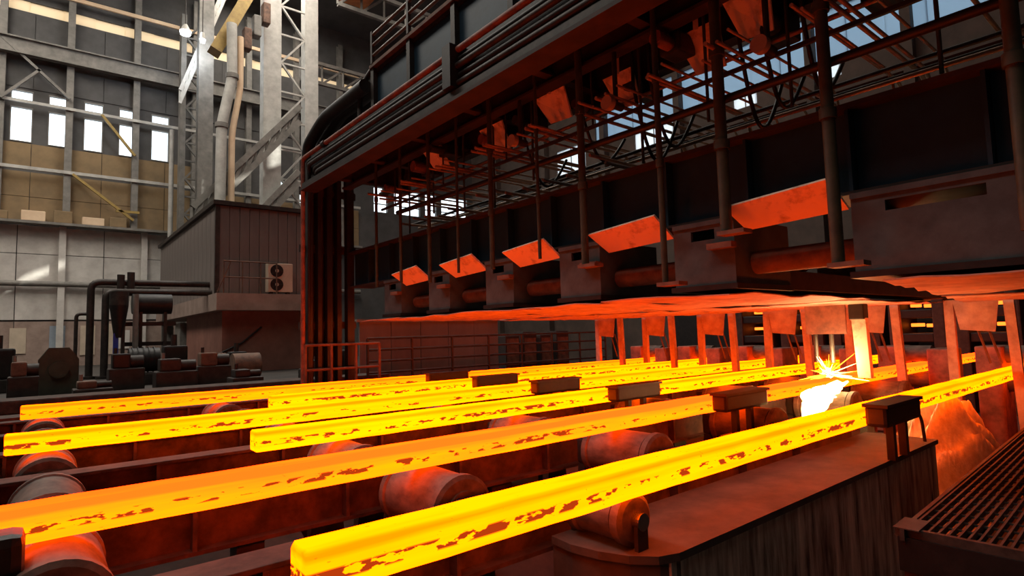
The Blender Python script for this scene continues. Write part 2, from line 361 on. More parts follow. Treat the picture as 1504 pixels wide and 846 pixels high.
# wall at the far end of the strands
rh = [(4.0, 27.0, 13.0, 15.6), (10.9, 12.6, 12.1, 12.8), (15.2, 16.6, 12.1, 12.8), (20.6, 23.6, 11.6, 12.8), (12.9, 15.9, 20.55, 21.05), (16.0, 16.9, 20.9, 22.3), (28, 31, 11.5, 13.5)]
wr = wall_cells('x', XR, XR + 0.3, -15, YW, FZ, CZ, rh).build('wall_right', 'brownwall', kind=ST, at=(XR, 0, FZ))
w = thing('window_%d' % k, None, None, (XR, 15, 13.0), kind=ST); k += 1
for i in range(14):
    y = 4.0 + i * 23.0 / 14
    for j in range(2): B(XR + 0.08 + 0.05 * (i % 2), XR + 0.11 + 0.05 * (i % 2), y, y + 23.0 / 14 + 0.02, 13.0 + j * 1.29, 14.31 + j * 1.29).build('pane', 'tblue', w)
for a, b, z0, z1 in rh[1:]:
    w = thing('window_%d' % k, None, None, (XR, (a + b) / 2, z0), kind=ST); k += 1
    clear = z0 > 15.9
    B(XR + 0.12, XR + 0.14, a, b, z0, z1).build('pane', 'glass' if clear else 'tfrost', w)
    if not clear: B(XR + 0.06, XR + 0.1, (a + b) / 2 - 0.03, (a + b) / 2 + 0.03, z0, z1).build('glazing_bar', 'steelmid', w)
for z in (9.6, 11.2):
    trim(B(XR - 0.35, XR, -10, 41, z, z + 0.3), 'brownwall')
for y in (2, 8, 12.2, 20, 26, 32, 38): trim(MB().box(XR - 0.5, XR - 0.02, y - 0.2, y + 0.2, FZ, 23), 'brownwall')

# ------------------------------------------------------------------ glowing billets
def billet(i, x0, x1, label, m=None, name='hot_billet', z0=ZB):
    y0 = STR[i]; c = 0.018; ys = [y0, y0 + c, y0 + BW - c, y0 + BW, y0 + BW, y0 + BW - c, y0 + c, y0]
    zs = [z0 + c, z0, z0, z0 + c, z0 + BW - c, z0 + BW, z0 + BW, z0 + BW - c]
    nseg = max(2, int((x1 - x0) / 0.22)); mb = MB(); vs = []; fs = []; rnd = random.Random(100 + i)
    xs_ = [x0, x0 + 0.014] + [x0 + (x1 - x0) * q / nseg for q in range(1, nseg)] + [x1 - 0.014, x1]; nseg += 2
    for k_ in range(nseg + 1):
        x = xs_[k_]; ins = 0.012 if k_ in (0, nseg) else 0.0
        wy = rnd.uniform(-0.004, 0.004); wz = rnd.uniform(-0.003, 0.003)
        for y, z in zip(ys, zs):
            cy = y0 + BW / 2; cz = z0 + BW / 2
            vs.append((x, cy + (y - cy) * (1 - ins * 8) + wy, cz + (z - cz) * (1 - ins * 8) + wz))
    for k_ in range(nseg):
        for q in range(8): fs.append((k_ * 8 + q, k_ * 8 + (q + 1) % 8, (k_ + 1) * 8 + (q + 1) % 8, (k_ + 1) * 8 + q))
    fs += [tuple(range(8))[::-1], tuple(range(nseg * 8, nseg * 8 + 8))]
    mb.add(vs, fs)
    return mb.build(name, m or HOT[i], label=label, cat='steel billet', group='glowing billets on the run-out table', at=(x0, y0 + BW / 2, z0 + BW / 2))
XS = [0.84, -1.2, 1.57, -0.22, 2.72, -0.16]
billet(0, XS[0], 19.0, 'glowing yellow steel billet nearest the camera, square end at bottom centre')
billet(1, XS[1], 9.76, 'glowing orange steel billet running out of the left edge, cut by the flame')
billet(1, 9.84, 19.0, 'short glowing yellow billet length just beyond the cutting flame')
billet(2, XS[2], 19.0, 'glowing yellow steel billet with a bright square end left of centre, third from camera')
billet(3, XS[3], 19.0, 'glowing yellow steel billet touching the left edge above the grey roller, fourth from camera')
billet(4, XS[4], 19.0, 'glowing yellow steel billet starting left of centre behind the third, fifth from camera')
billet(5, XS[5], 19.0, 'thin looking glowing orange billet farthest from the camera')

# ------------------------------------------------------------------ roller table
ROWS = [0.10, 2.45, 4.80, 7.25, 9.65, 11.9]
RN = ['leftmost', 'second', 'third', 'fourth', 'fifth', 'sixth']
def roller(i, j):
    y0 = STR[i] - 0.40; y1 = STR[i] + BW + 0.28; x = ROWS[j]; r = 0.26
    if i == 0: y0 = 2.44; y1 = 2.94; x = 2.95; r = 0.165
    z = ZB - r - 0.002
    t = thing('conveyor_roller', 'scorched table roller under the %s billet strand, %s cross row from the left' % (ORD[i], RN[j]), 'roller', (x, (y0 + y1) / 2, FZ), 'rollers of the run-out table')
    MB().cyl((x, y0 + 0.10, z), (x, y1 - 0.10, z), r - 0.015, 28).build('barrel', 'roller', t)
    for a, b in ((y0, y0 + 0.10), (y1 - 0.10, y1)):
        MB().cyl((x, a + 0.02, z), (x, b - 0.02, z), r, 28).cyl((x, a, z), (x, a + 0.02, z), r - 0.03, 28, r).cyl((x, b - 0.02, z), (x, b, z), r, 28, r - 0.03).build('collar', 'roller', t)
    if i == 0:
        MB().cyl((x, y0 - 0.06, z), (x, y1 + 0.02, z), 0.055, 14).build('shaft', 'chrome', t)
        for a in (y0 - 0.05, y1 + 0.004): B(x - 0.05, x + 0.05, a, a + 0.03, -1.37, z - 0.02).build('bearing_block', 'dark', t)
        return
    MB().cyl((x, y0 - 0.2, z), (x, y1 + 0.2, z), 0.075, 14).build('shaft', 'dark', t)
    if j < 2:
        MB().cyl((x, y0 - 0.02, z), (x, y0, z), 0.15, 20).build('hub_cap', 'rust', t)
        for q in range(6):
            a = q * math.pi / 3; MB().cyl((x + 0.11 * math.cos(a), y0 - 0.035, z + 0.11 * math.sin(a)), (x + 0.11 * math.cos(a), y0 - 0.01, z + 0.11 * math.sin(a)), 0.017, 6).build('bolt', 'dark', t)
    for a in (y0 - 0.17, y1 + 0.05):
        MB().box(x - 0.13, x + 0.13, a, a + 0.12, z - 0.16, z + 0.12, c=0.03).build('bearing_block', 'dark', t)
        MB().prism([(x - 0.12, a + 0.01, z - 0.16), (x + 0.12, a + 0.01, z - 0.16), (x + 0.24, a + 0.01, FZ), (x - 0.24, a + 0.01, FZ)], (0, 0.10, 0)).build('pedestal', 'dark', t)
for i in range(6):
    for j in range(6):
        if i == 0 and j != 1: continue
        roller(i, j)
# long table beams between the strands
for i in range(6):
    y = STR[i] + 0.76; zt = -1.12; xe = 8.3 if i == 0 else 12.3; xs = 3.4 if False else -1.6
    t = thing('table_beam', 'rust red longitudinal table beam just beyond the %s billet' % ORD[i], 'beam', (5.5, y + 0.15, FZ), 'longitudinal beams of the run-out table')
    B(xs, xe, y, y + 0.26, zt - 0.03, zt, c=0.006).build('top_flange', 'table', t)
    B(xs, xe, y + 0.10, y + 0.16, zt - 0.38, zt - 0.03).build('web', 'table', t)
    B(xs, xe, y, y + 0.26, zt - 0.41, zt - 0.38).build('bottom_flange', 'table', t)
    f = None
    for k_ in range(8 if i == 0 else 12):
        x = -1.4 + k_ * 1.15
        if f is None: f = B(x, x + 0.03, y + 0.01, y + 0.10, zt - 0.38, zt - 0.03).build('stiffener', 'table', t)
        else: again(f, (k_ * 1.15, 0, 0))
    for k_ in range(4 if i == 0 else 6):
        x = -1.2 + k_ * 2.4; B(x, x + 0.20, y + 0.03, y + 0.23, FZ, zt - 0.41).build('leg', 'dark', t)
# sloping scale chutes between roller and beam
for i in range(6):
    for j in range(5):
        x0 = ROWS[j] + 0.42; x1 = ROWS[j + 1] - 0.42; y = STR[i]
        if i == 0: continue
        MB().prism([(x0, y - 0.42, -2.10), (x0, y - 0.38, -2.08), (x0, y + 0.72, -1.62), (x0, y + 0.72, -1.66)], (x1 - x0, 0, 0)).build('scale_chute', 'chute', label='sloping rusty scale chute below the %s billet, %s gap from the left' % (ORD[i], RN[j]), cat='chute', group='scale chutes under the table')
# guide boxes standing beside each strand
for i in range(6):
    y1 = STR[i] - 0.04; y0 = y1 - 0.20; xa, xb = 6.30, 7.28; zt = -0.80
    t = thing('guide_box', 'black box shaped side guide standing in front of the %s billet' % ORD[i], 'side guide', ((xa + xb) / 2, (y0 + y1) / 2, -1.35), 'side guides in a row across the strands')
    MB().box(xa, xb, y0, y1, zt - 0.21, zt, c=0.035).build('body', 'black', t)
    MB().box(xa - 0.02, xb + 0.02, y0 - 0.015, y1 + 0.01, zt - 0.02, zt + 0.012).build('lid', 'black', t)
    zb = -1.36 if i == 0 else -1.30
    for x in (xa + 0.28, xa + 0.62):
        B(x, x + 0.07, y0 + 0.05, y0 + 0.12, zb, zt - 0.2).build('leg', 'black', t)
    if i: B(xa + 0.1, xb - 0.1, y0 - 0.02, y1 - 0.02, FZ, zb).build('plinth', 'dark', t)
# stop block against the second billet at the left edge
t = thing('end_stop', 'sooty black stop block at the left edge against the orange billet', 'stop block', (-0.35, 3.85, FZ))
MB().box(-0.75, -0.02, 3.72, 3.96, -1.12, -0.90, c=0.05).build('head', 'black', t)
B(-0.6, -0.35, 3.74, 3.92, FZ, -1.12).build('post', 'black', t)
# concrete plinth along the near strand
t = thing('concrete_plinth', 'streaked concrete plinth with worn coping under the nearest billet', 'plinth', (5.6, 2.6, FZ))
MB().prism([(3.02, 2.24, FZ), (8.1, 2.24, FZ), (8.1, 2.24, -1.42), (3.02, 2.24, -1.42)], (0, 0.72, 0)).build('body', 'conc', t)
pl_ = [(2.72, 2.98), (2.70, 2.78), (2.74, 2.58), (2.82, 2.40), (2.94, 2.27), (3.08, 2.22), (8.14, 2.22), (8.14, 2.98)]
MB().prism([(x, y, -1.42) for x, y in pl_], (0, 0, 0.05)).build('coping', 'conctop', t)
MB().prism([(x + 0.02, y + 0.01, FZ) for x, y in pl_[:6]] + [(3.08, 2.96, FZ)], (0, 0, 1.18)).build('rounded_end', 'conctop', t)
# floor edge far side of the table
t = thing('table_curb', 'long dark red curb along the far side of the run-out table', 'curb', (5, 11.9, FZ))
B(-3, 15, 11.8, 12.25, FZ, -1.15).build('body', 'table', t); B(-3, 15, 11.75, 12.28, -1.15, -1.08).build('cap', 'table', t)

# ------------------------------------------------------------------ walkway grating bottom right
ang = math.radians(2.6)
g = thing('walkway_grating', 'dark steel bar grating walkway in the bottom right corner', 'grating', (4.9, 1.64, -1.5))
def gp(u, v, z): return (4.9 + u * math.cos(ang) + v * math.sin(ang) * 1, 1.64 + u * math.sin(ang) - v * math.cos(ang), z)
def gbar(u0, u1, v0, v1, z0, z1): return MB().prism([gp(u0, v0, z0), gp(u1, v0, z0), gp(u1, v1, z0), gp(u0, v1, z0)], (0, 0, z1 - z0))
L = 7.6; WD = 1.75
f = gbar(0.08, L, 0.06, 0.075, -1.545, -1.50).build('bearing_bar', 'grate', g)
for k_ in range(1, 30):
    again(f, Vector(gp(0, 0.057 * k_, 0)) - Vector(gp(0, 0, 0)))
f = gbar(0.10, 0.112, 0.06, WD, -1.530, -1.515).build('cross_rod', 'grate', g)
for k_ in range(1, 36): again(f, Vector(gp(0.21 * k_, 0, 0)) - Vector(gp(0, 0, 0)))
gbar(0.04, 0.08, -0.02, WD, -1.56, -1.498).build('edge_angle', 'grate', g)
gbar(0, L, 0.02, 0.05, -1.58, -1.495).build('edge_angle', 'grate', g)
gbar(0.0, 0.30, -0.02, 0.14, -1.497, -1.490).build('corner_plate', 'conctop', g)
gbar(0.02, 0.10, 0.0, WD, -1.80, -1.56).build('joist', 'black', g)
gbar(0.05, 0.3, 0.02, 0.22, FZ, -1.56).build('support_leg', 'rust', g)
gbar(6.9, 7.2, 0.02, 0.22, FZ, -1.58).build('support_leg', 'rust', g)
# rubble heap lit behind the walkway
def heap(name, label, cx, cy, rx, ry, z0, h, m):
    mb = MB(); n = 46; vs = []; fs = []; rnd = random.Random(3)
    ph = [(rnd.uniform(1, 7), rnd.uniform(1, 7), rnd.uniform(0, 6), rnd.uniform(0.02, 0.07)) for _ in range(14)]
    for a in range(n + 1):
        for b in range(n + 1):
            u = -1 + 2 * a / n; v = -1 + 2 * b / n; d = max(0, 1 - (u * u + v * v) ** 0.5)
            z = h * min(1, d * 1.6) ** 0.8
            z += min(1, d * 6) * sum(q[3] * math.sin(q[0] * 3 * u + q[1] * 3 * v + q[2]) for q in ph) * 0.8 + min(1, d * 6) * rnd.uniform(-0.02, 0.02)
            vs.append((cx + u * rx, cy + v * ry, z0 + max(0, z)))
    for a in range(n):
        for b in range(n): fs.append((a * (n + 1) + b, (a + 1) * (n + 1) + b, (a + 1) * (n + 1) + b + 1, a * (n + 1) + b + 1))
    mb.add(vs, fs, True); return mb.build(name, m, label=label, cat='rubble', kind='stuff')
heap('scale_rubble', 'tan heap of mill scale rubble behind the walkway', 10.35, 2.72, 1.95, 0.70, FZ, 1.25, 'pile')
# hose hanging at the plinth end
MB().tube(elbow([(7.72, 2.36, -0.98), (7.9, 2.3, -1.05), (7.92, 2.28, -1.5), (7.85, 2.25, -2.0), (7.8, 2.2, FZ + 0.02)], 0.15), 0.018, 8).build('water_hose', 'black', label='thin black hose dangling at the end of the concrete plinth', cat='hose')

# ------------------------------------------------------------------ cutting machine: lower girder
GX = 5.60
t = thing('lower_girder', 'long dark blue plate girder with ribs above the torch carriages', 'girder', (GX, 6.0, 1.12))
Y0g, Y1g = -0.9, 12.55; step = 0.96
B(GX - 0.16, GX + 0.45, Y0g, Y1g, 1.885, 1.93).build('top_flange', 'darkred', t)
B(GX - 0.14, GX + 0.45, Y0g, Y1g, 1.12, 1.15).build('bottom_flange', 'darkred', t)
B(GX + 0.42, GX + 0.45, Y0g, Y1g, 1.15, 1.885).build('rear_web', 'blue', t)
y = Y0g; f = r_ = None
while y < Y1g - 0.3:
    if f is None:
        f = B(GX, GX + 0.03, y + 0.02, y + step - 0.02, 1.15, 1.885).build('web_panel', 'blue', t)
        r_ = B(GX - 0.12, GX + 0.03, y - 0.015, y + 0.015, 1.15, 1.885).build('stiffener_rib', 'blue', t)
    else:
        again(f, (0, y - Y0g, 0)); again(r_, (0, y - Y0g, 0))
    y += step
# torch carriage boxes and their runway rails, one per gap between the strands
CAR = [(0.35, 1.98), (3.08, 3.80), (4.90, 5.62), (6.62, 7.30), (8.34, 9.02), (10.05, 10.75)]
for i, (a, b) in enumerate(CAR):
    t = thing('torch_carriage', '%s torch carriage box hanging under the girder' % ('wide dark grey slotted' if i == 0 else 'grey slotted ' + ORD[i]), 'carriage', (5.5, (a + b) / 2, 0.40), 'torch carriages under the girder')
    zt = 1.12; zb = 0.44
    if i == 0: sl = (1.05, 1.72, 0.93, 1.02)
    else: sl = (a + 0.22, a + 0.50, 0.92, 1.03)
    wall_cells('x', 5.44, 5.48, a, b, zb, zt, [sl]).build('front_plate', 'carr', t)
    for yy in (a, b - 0.03): B(5.48, 6.6, yy, yy + 0.03, zb, zt).build('side_plate', 'carr', t)
    B(5.48, 6.6, a + 0.03, b - 0.03, zt - 0.03, zt).build('top_plate', 'carr', t)
    B(5.40, 6.6, a - 0.03, b + 0.03, 0.385, 0.44).build('shoe', 'black', t)
    B(5.42, 5.44, a, b, zt - 0.05, zt).build('lip', 'carr', t)
    for yy in (a, b - 0.12): B(6.6, 12.7, yy, yy + 0.12, 0.40, 0.62).build('runway_rail', 'dark', t)
    B(6.6, 12.7, a + 0.12, b - 0.12, 0.40, 0.43).build('soffit', 'dark', t)
    B(5.34, 5.44, a - 0.02, a + 0.26, 0.80, 0.86).build('foot_bracket', 'rust', t)
    for q in range(3): MB().cyl((7.2 + 1.7 * q, a + 0.1, 0.78), (7.2 + 1.7 * q, b - 0.1, 0.78), 0.14, 12).build('trolley_wheel', 'rust', t)
# heat shields over the strands
def sheet(x0, x1, ya, yb, z, seed, m, name, parent, yb2=None):
    rnd = random.Random(seed); nx, ny = 14, 4; vs = []; fs = []
    for s_ in (0, 1):
        for i in range(nx + 1):
            for j in range(ny + 1):
                rr = random.Random(seed * 1000 + i * 10 + j)
                vs.append((x0 + (x1 - x0) * i / nx, ya + (yb + ((yb2 or yb) - yb) * i / nx - ya) * j / ny, z + rr.uniform(-0.018, 0.018) + s_ * 0.012))
    N = (nx + 1) * (ny + 1)
    for s_ in (0, 1):
        for i in range(nx):
            for j in range(ny): fs.append(tuple(s_ * N + k_ for k_ in (i * (ny + 1) + j, (i + 1) * (ny + 1) + j, (i + 1) * (ny + 1) + j + 1, i * (ny + 1) + j + 1)))
    edge = [i * (ny + 1) for i in range(nx + 1)] + [nx * (ny + 1) + j for j in range(1, ny + 1)] + [i * (ny + 1) + ny for i in range(nx - 1, -1, -1)] + [j for j in range(ny - 1, 0, -1)]
    for p, q in zip(edge, edge[1:] + edge[:1]): fs.append((p, q, N + q, N + p))
    return MB().add(vs, fs).build(name, m, parent)
SH = [(0.7, 3.02), (3.12, 4.84), (4.86, 6.56), (6.58, 8.28), (8.30, 10.0), (10.02, 11.7)]
for i, (a, b) in enumerate(SH):
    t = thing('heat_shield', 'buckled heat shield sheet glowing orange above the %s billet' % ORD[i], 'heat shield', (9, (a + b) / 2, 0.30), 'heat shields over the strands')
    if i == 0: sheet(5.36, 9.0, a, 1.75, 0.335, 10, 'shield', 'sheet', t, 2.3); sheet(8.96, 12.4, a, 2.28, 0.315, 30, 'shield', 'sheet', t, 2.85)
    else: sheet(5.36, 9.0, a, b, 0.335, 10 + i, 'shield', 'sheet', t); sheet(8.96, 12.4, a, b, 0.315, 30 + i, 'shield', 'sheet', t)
    for x in (6.2, 8.9, 11.4):
        if i == 0: b = 1.75 + 1.1 * (x - 5.36) / 7.04
        B(x, x + 0.08, a + 0.05, b - 0.05, 0.352, 0.38).build('hanger_strip', 'rust', t)
# tilted deflector boards between the carriages
for i in range(5):
    a = CAR[i][1] + 0.04 if i else 1.99; b = CAR[i + 1][0] - 0.02
    if i == 0: a, b = 2.02, 3.05
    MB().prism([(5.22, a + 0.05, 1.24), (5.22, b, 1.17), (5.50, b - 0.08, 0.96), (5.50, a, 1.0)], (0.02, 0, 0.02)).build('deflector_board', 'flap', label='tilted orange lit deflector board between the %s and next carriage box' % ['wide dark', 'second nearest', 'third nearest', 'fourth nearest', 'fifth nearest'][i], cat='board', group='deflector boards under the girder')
    MB().cyl((5.8, a, 0.66), (5.8, b, 0.66), 0.12, 14).build('drive_shaft', 'rust', label='red brown drive shaft behind the %s deflector board' % ORD[i], cat='shaft', group='drive shafts between the carriages')
# suspension rods
for i, (y, z0, r, foot) in enumerate([(8.58, 0.9, 0.034, 0), (6.80, 0.95, 0.038, 0), (4.92, 0.80, 0.046, 1), (3.76, 0.48, 0.034, 1), (3.02, 0.92, 0.058, 1), (2.02, 0.50, 0.052, 1), (0.79, 0.60, 0.052, 0), (5.75, 0.98, 0.024, 0), (7.7, 0.98, 0.024, 0), (9.6, 0.98, 0.03, 0), (10.6, 0.98, 0.03, 0)]):
    t = thing('suspension_rod', 'brown vertical suspension rod in front of the girder, number %s from the right' % ['eight', 'six', 'four b', 'three b', 'three', 'two', 'one', 'five', 'seven', 'nine', 'ten'][i], 'rod', (5.2, y, z0), 'suspension rods of the cutting machine')
    t['label'] = ['thin brown suspension rod left of the fourth carriage box', 'brown suspension rod beside the fourth nearest carriage box', 'brown suspension rod crossing the third nearest carriage box', 'thin brown rod crossing the bright deflector board', 'thickest brown rod at the right edge of the second carriage box', 'thick olive brown rod left of the wide carriage box', 'thick olive brown rod at the right edge of the picture', 'slender rod between third and fourth carriage boxes', 'slender rod between fourth and fifth carriage boxes', 'slender rod left of the fifth carriage box', 'slender rod nearest the left end frame'][i]
    MB().cyl((5.2, y, z0), (5.2, y, 4.03), r, 12).build('rod', 'olive', t)
    for z in (1.75, 2.7): MB().cyl((5.2, y, z), (5.2, y, z + 0.09), r * 1.35, 12).build('coupling', 'olive', t)
    if foot: B(5.12, 5.28, y - 0.22, y + 0.06, z0 - 0.03, z0 + 0.01).build('foot', 'rust', t)
MB().tube([(5.30, 0.2, 2.27), (5.30, 4, 2.29), (5.30, 9.9, 2.36)], 0.042, 10).build('cross_pipe', 'black', label='black pipe crossing in front of the pipe rack above the girder', cat='pipe')

# ------------------------------------------------------------------ upper girder, walkway rail, pipe bundle
UX = 4.80
t = thing('upper_girder', 'dark blue upper girder with framed panels under the handrail', 'girder', (UX, 4.5, 4.1))
B(UX - 0.12, UX + 0.5, -1.5, 9.78, 5.0, 5.06).build('top_flange', 'rust', t)
B(UX - 0.12, UX + 0.5, -1.5, 9.78, 4.10, 4.16).build('bottom_flange', 'dark', t)
f = None
for k_ in range(8):
    y1 = 9.75 - 1.36 * k_
    if f is None:
        f = B(UX, UX + 0.04, y1 - 1.25, y1 - 0.08, 4.22, 4.96).build('panel', 'blue', t)
        r_ = B(UX - 0.09, UX + 0.06, y1 - 0.08, y1 + 0.03, 4.16, 5.0).build('post', 'dark', t)
        e_ = B(UX - 0.03, UX + 0.03, y1 - 1.25, y1 - 0.08, 4.93, 5.0).build('rail', 'dark', t)
    else:
        for q in (f, r_, e_): again(q, (0, -1.36 * k_, 0))
B(UX + 0.3, UX + 0.34, -1.5, 9.75, 4.16, 5.0).build('rear_plate', 'blue', t)
MB().tube(elbow([(UX - 0.05, 9.76, 5.02), (UX - 0.05, 10.15, 4.9), (UX - 0.05, 10.35, 4.6), (UX - 0.05, 10.32, 3.95)], 0.3), 0.055, 8).build('end_bracket', 'dark', t)
t = thing('handrail', 'rusty handrail of three bars on top of the upper girder', 'railing', (UX - 0.1, 4.5, 5.06))
for z in (5.22, 5.42, 5.62): MB().cyl((UX - 0.1, -1.5, z), (UX - 0.1, 9.7, z), 0.028, 8).build('rail', 'pipe', t)
f = None
for k_ in range(9):
    if f is None: f = B(UX - 0.13, UX - 0.07, 9.64, 9.70, 5.06, 5.68).build('post', 'dark', t)
    else: again(f, (0, -1.36 * k_, 0))
PX = 4.40
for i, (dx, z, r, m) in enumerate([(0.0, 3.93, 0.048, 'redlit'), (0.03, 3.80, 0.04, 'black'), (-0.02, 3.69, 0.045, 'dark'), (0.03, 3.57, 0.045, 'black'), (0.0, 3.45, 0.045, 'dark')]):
    x = PX + dx; yE = 12.50 - 0.0 * i
    t = thing('service_pipe', '%s service pipe along the upper edge of the machine, %s of five' % ('bright salmon' if i == 0 else 'dark', ['top', 'second', 'third', 'fourth', 'lowest'][i]), 'pipe', (x, 5.5, z), 'service pipes along the upper girder')
    if i == 0: MB().tube(elbow([(x, -1.5, z), (x, yE, z), (x, yE, FH)], 0.12), r, 10).build('run', m, t)
    else: MB().tube(elbow([(x, -1.5, z), (x, yE - 0.2 * i, z), (x + 0.12 * i, yE + 0.05 * i, z - 0.1), (x + 0.12 * i, yE + 0.05 * i, FH)], 0.12), r, 10).build('run', m, t)
    for y in ([6.45, 11.2, 1.9] if i == 0 else [6.45]): MB().cyl((x, y, z), (x, y + 0.14, z), r * 1.45, 10).build('clamp', 'black', t)
B(PX - 0.14, PX + 0.25, 6.42, 6.62, 3.38, 3.99).build('pipe_hanger', 'black', label='black hanger block gripping the service pipes', cat='hanger')
t = thing('bundle_tray', 'dark red lower edge beam below the service pipes', 'beam', (PX, 5.5, 3.14))
B(PX - 0.10, PX + 0.26, -1.5, 12.4, 3.18, 3.23).build('bottom_flange', 'darkred', t)
B(PX + 0.14, PX + 0.18, -1.5, 12.4, 3.20, 4.05).build('web', 'black', t)
B(PX - 0.06, PX - 0.03, -1.5, 12.4, 3.20, 3.34).build('lip', 'dark', t)
# three fat ducts turning down at the far end
for i in range(3):
    x = 4.66 + 0.30 * i; z = 4.72 + 0.08 * i
    MB().tube(elbow([(x, 9.9, z), (x, 11.9, z), (x, 12.95, z - 0.35), (x, 12.95, FH)], 0.3, 7), 0.13, 12).build('end_duct', 'black', label='fat black duct turning down at the far end frame, %s of three' % ['left', 'middle', 'right'][i], cat='duct', group='fat ducts at the end frame')
# end frame
t = thing('end_portal', 'dark end frame of upright channels at the left end of the machine', 'frame', (5.0, 12.6, FH))
for x, w_ in ((4.52, 0.10), (4.74, 0.08), (4.95, 0.12), (5.18, 0.10), (5.42, 0.16)):
    B(x, x + w_, 12.52, 12.7, FH, 3.9).build('upright', 'black', t)
for z in (0.2, 1.9, 3.2): B(4.4, 5.7, 12.7, 12.76, z, z + 0.16).build('tie', 'dark', t)
B(4.5, 5.3, 12.78, 12.82, -0.4, 3.9).build('back_sheet', 'black', t)

# ------------------------------------------------------------------ deck and pipe rack inside the machine
t = thing('machine_deck', 'sooty deck with beams over the pipe rack', 'deck', (6, 5.5, 3.3))
B(PX + 0.2, 6.45, -1.5, 12.4, 4.02, 4.08).build('deck_plate', 'dark', t)
for x in (5.35, 6.25):
    MB().box(x - 0.1, x + 0.1, -1.5, 12.4, 3.34, 3.38).box(x - 0.015, x + 0.015, -1.5, 12.4, 3.38, 3.98).box(x - 0.1, x + 0.1, -1.5, 12.4, 3.98, 4.02).build('long_beam', 'darkred', t)
for k_ in range(9):
    y = -1.0 + 1.62 * k_
    MB().box(PX + 0.2, 6.4, y, y + 0.14, 3.44, 3.48).box(PX + 0.2, 6.4, y + 0.055, y + 0.085, 3.48, 3.98).build('cross_beam', 'darkred', t)
# rear girder
t = thing('rear_girder', 'brown rear girder behind the pipe rack', 'girder', (8.3, 5.5, 1.9))
B(8.2, 8.24, -1.2, 12.6, 1.95, 2.62).build('web', 'brownwall', t); B(8.05, 8.4, -1.2, 12.6, 2.62, 2.67).build('top_flange', 'rust', t); B(8.05, 8.4, -1.2, 12.6, 1.9, 1.95).build('bottom_flange', 'rust', t)
for k_ in range(12): B(8.08, 8.2, -0.8 + 1.15 * k_, -0.77 + 1.15 * k_, 1.95, 2.62).build('stiffener_rib', 'brownwall', t)
for i, (x, z) in enumerate([(6.55, 2.52), (6.75, 2.46), (6.95, 2.56), (5.95, 2.98), (6.1, 3.06), (7.15, 2.44)]):
    MB().tube([(x, -0.9, z), (x, 4, z + 0.02), (x, 8, z - 0.02), (x, 11.6, z)], 0.026, 7).build('long_conduit', 'copper' if i % 2 else 'dark', label='long conduit running the length of the pipe rack, %s of six' % ['first', 'second', 'third', 'fourth', 'fifth', 'sixth'][i], cat='conduit', group='long conduits of the pipe rack')
for i, y in enumerate((1.3, 2.5, 3.4, 4.3, 5.3, 6.3, 7.25, 8.1, 9.1, 10.0)):
    MB().cyl((5.62, y, 2.0 + 0.12 * (i % 3)), (5.62, y, 4.03), 0.018, 8).build('hanger_rod', 'olive', label='thin hanger rod under the deck behind the suspension rods, %s from the right' % ['first', 'second', 'third', 'fourth', 'fifth', 'sixth', 'seventh', 'eighth', 'ninth', 'tenth'][i], cat='rod', group='thin hanger rods under the deck')
rnd = random.Random(22)
for i in range(14):
    y = 4.9 + 0.42 * i + rnd.uniform(-0.08, 0.08); z = 2.16 + rnd.uniform(0, 0.2)
    MB().tube(elbow([(5.7, y, z), (7.0, y, z), (7.3, y + 0.25, z - 0.05), (8.2, y + 0.25, z - 0.05)], 0.15, 3), 0.024, 6).build('branch_pipe', 'copper' if i % 3 else 'steelmid', label='low branch pipe just above the girder top, %s from the right' % ['first', 'second', 'third', 'fourth', 'fifth', 'sixth', 'seventh', 'eighth', 'ninth', 'tenth', 'eleventh', 'twelfth', 'thirteenth', 'fourteenth'][i], cat='pipe', group='low branch pipes above the girder')
rnd = random.Random(21)
gr = [(1.02, 2), (1.70, 5), (2.75, 4), (3.55, 3), (4.25, 6), (5.60, 4), (6.6, 5), (7.8, 4), (9.0, 4), (10.2, 3)]
GN = ['first', 'second', 'third', 'fourth', 'fifth', 'sixth', 'seventh', 'eighth', 'ninth', 'tenth']
t = thing('pipe_rail', 'thin rusty rail slung under the deck carrying the rack pipes', 'rail', (5.4, 5.5, 2.62))
B(5.5, 5.54, 0.7, 11, 2.62, 2.66).build('rail', 'darkred', t)
for k_ in range(6): MB().cyl((5.52, 1.4 + 1.8 * k_, 2.66), (5.52, 1.4 + 1.8 * k_, 4.03), 0.015, 6).build('hanger', 'darkred', t)
for gi, (yb, n) in enumerate(gr):
    for q in range(n):
        y = yb + 0.13 * q; z = 2.78 + rnd.uniform(-0.05, 0.05) - 0.05 * (q % 2); xa = 4.95 + rnd.uniform(0, 0.2); xb = 7.3 + rnd.uniform(-0.3, 0.6)
        MB().tube(elbow([(xa, y, z), (xb, y, z), (xb + 0.12, y, z - 0.16), (xb + 0.12, y, 2.22)], 0.12, 3), 0.016 + 0.004 * (q % 3), 6).build('rack_pipe', 'copper', label='thin copper brown rack pipe, %s of %s group from the right' % (GN[q], GN[gi]), cat='pipe', group='thin pipes of the rack above the girder')
    B(7.02, 8.04, yb - 0.06, yb + 0.13 * n, 2.04, 2.24, c=0.02).build('valve_block', 'steel', label='pale valve block under the %s pipe group from the right' % GN[gi], cat='valve block', group='valve blocks behind the girder')
B(7.35, 8.05, -1.0, 12.4, 1.98, 2.04).build('valve_shelf', 'rust', label='rusty shelf carrying the pale valve blocks', cat='shelf')
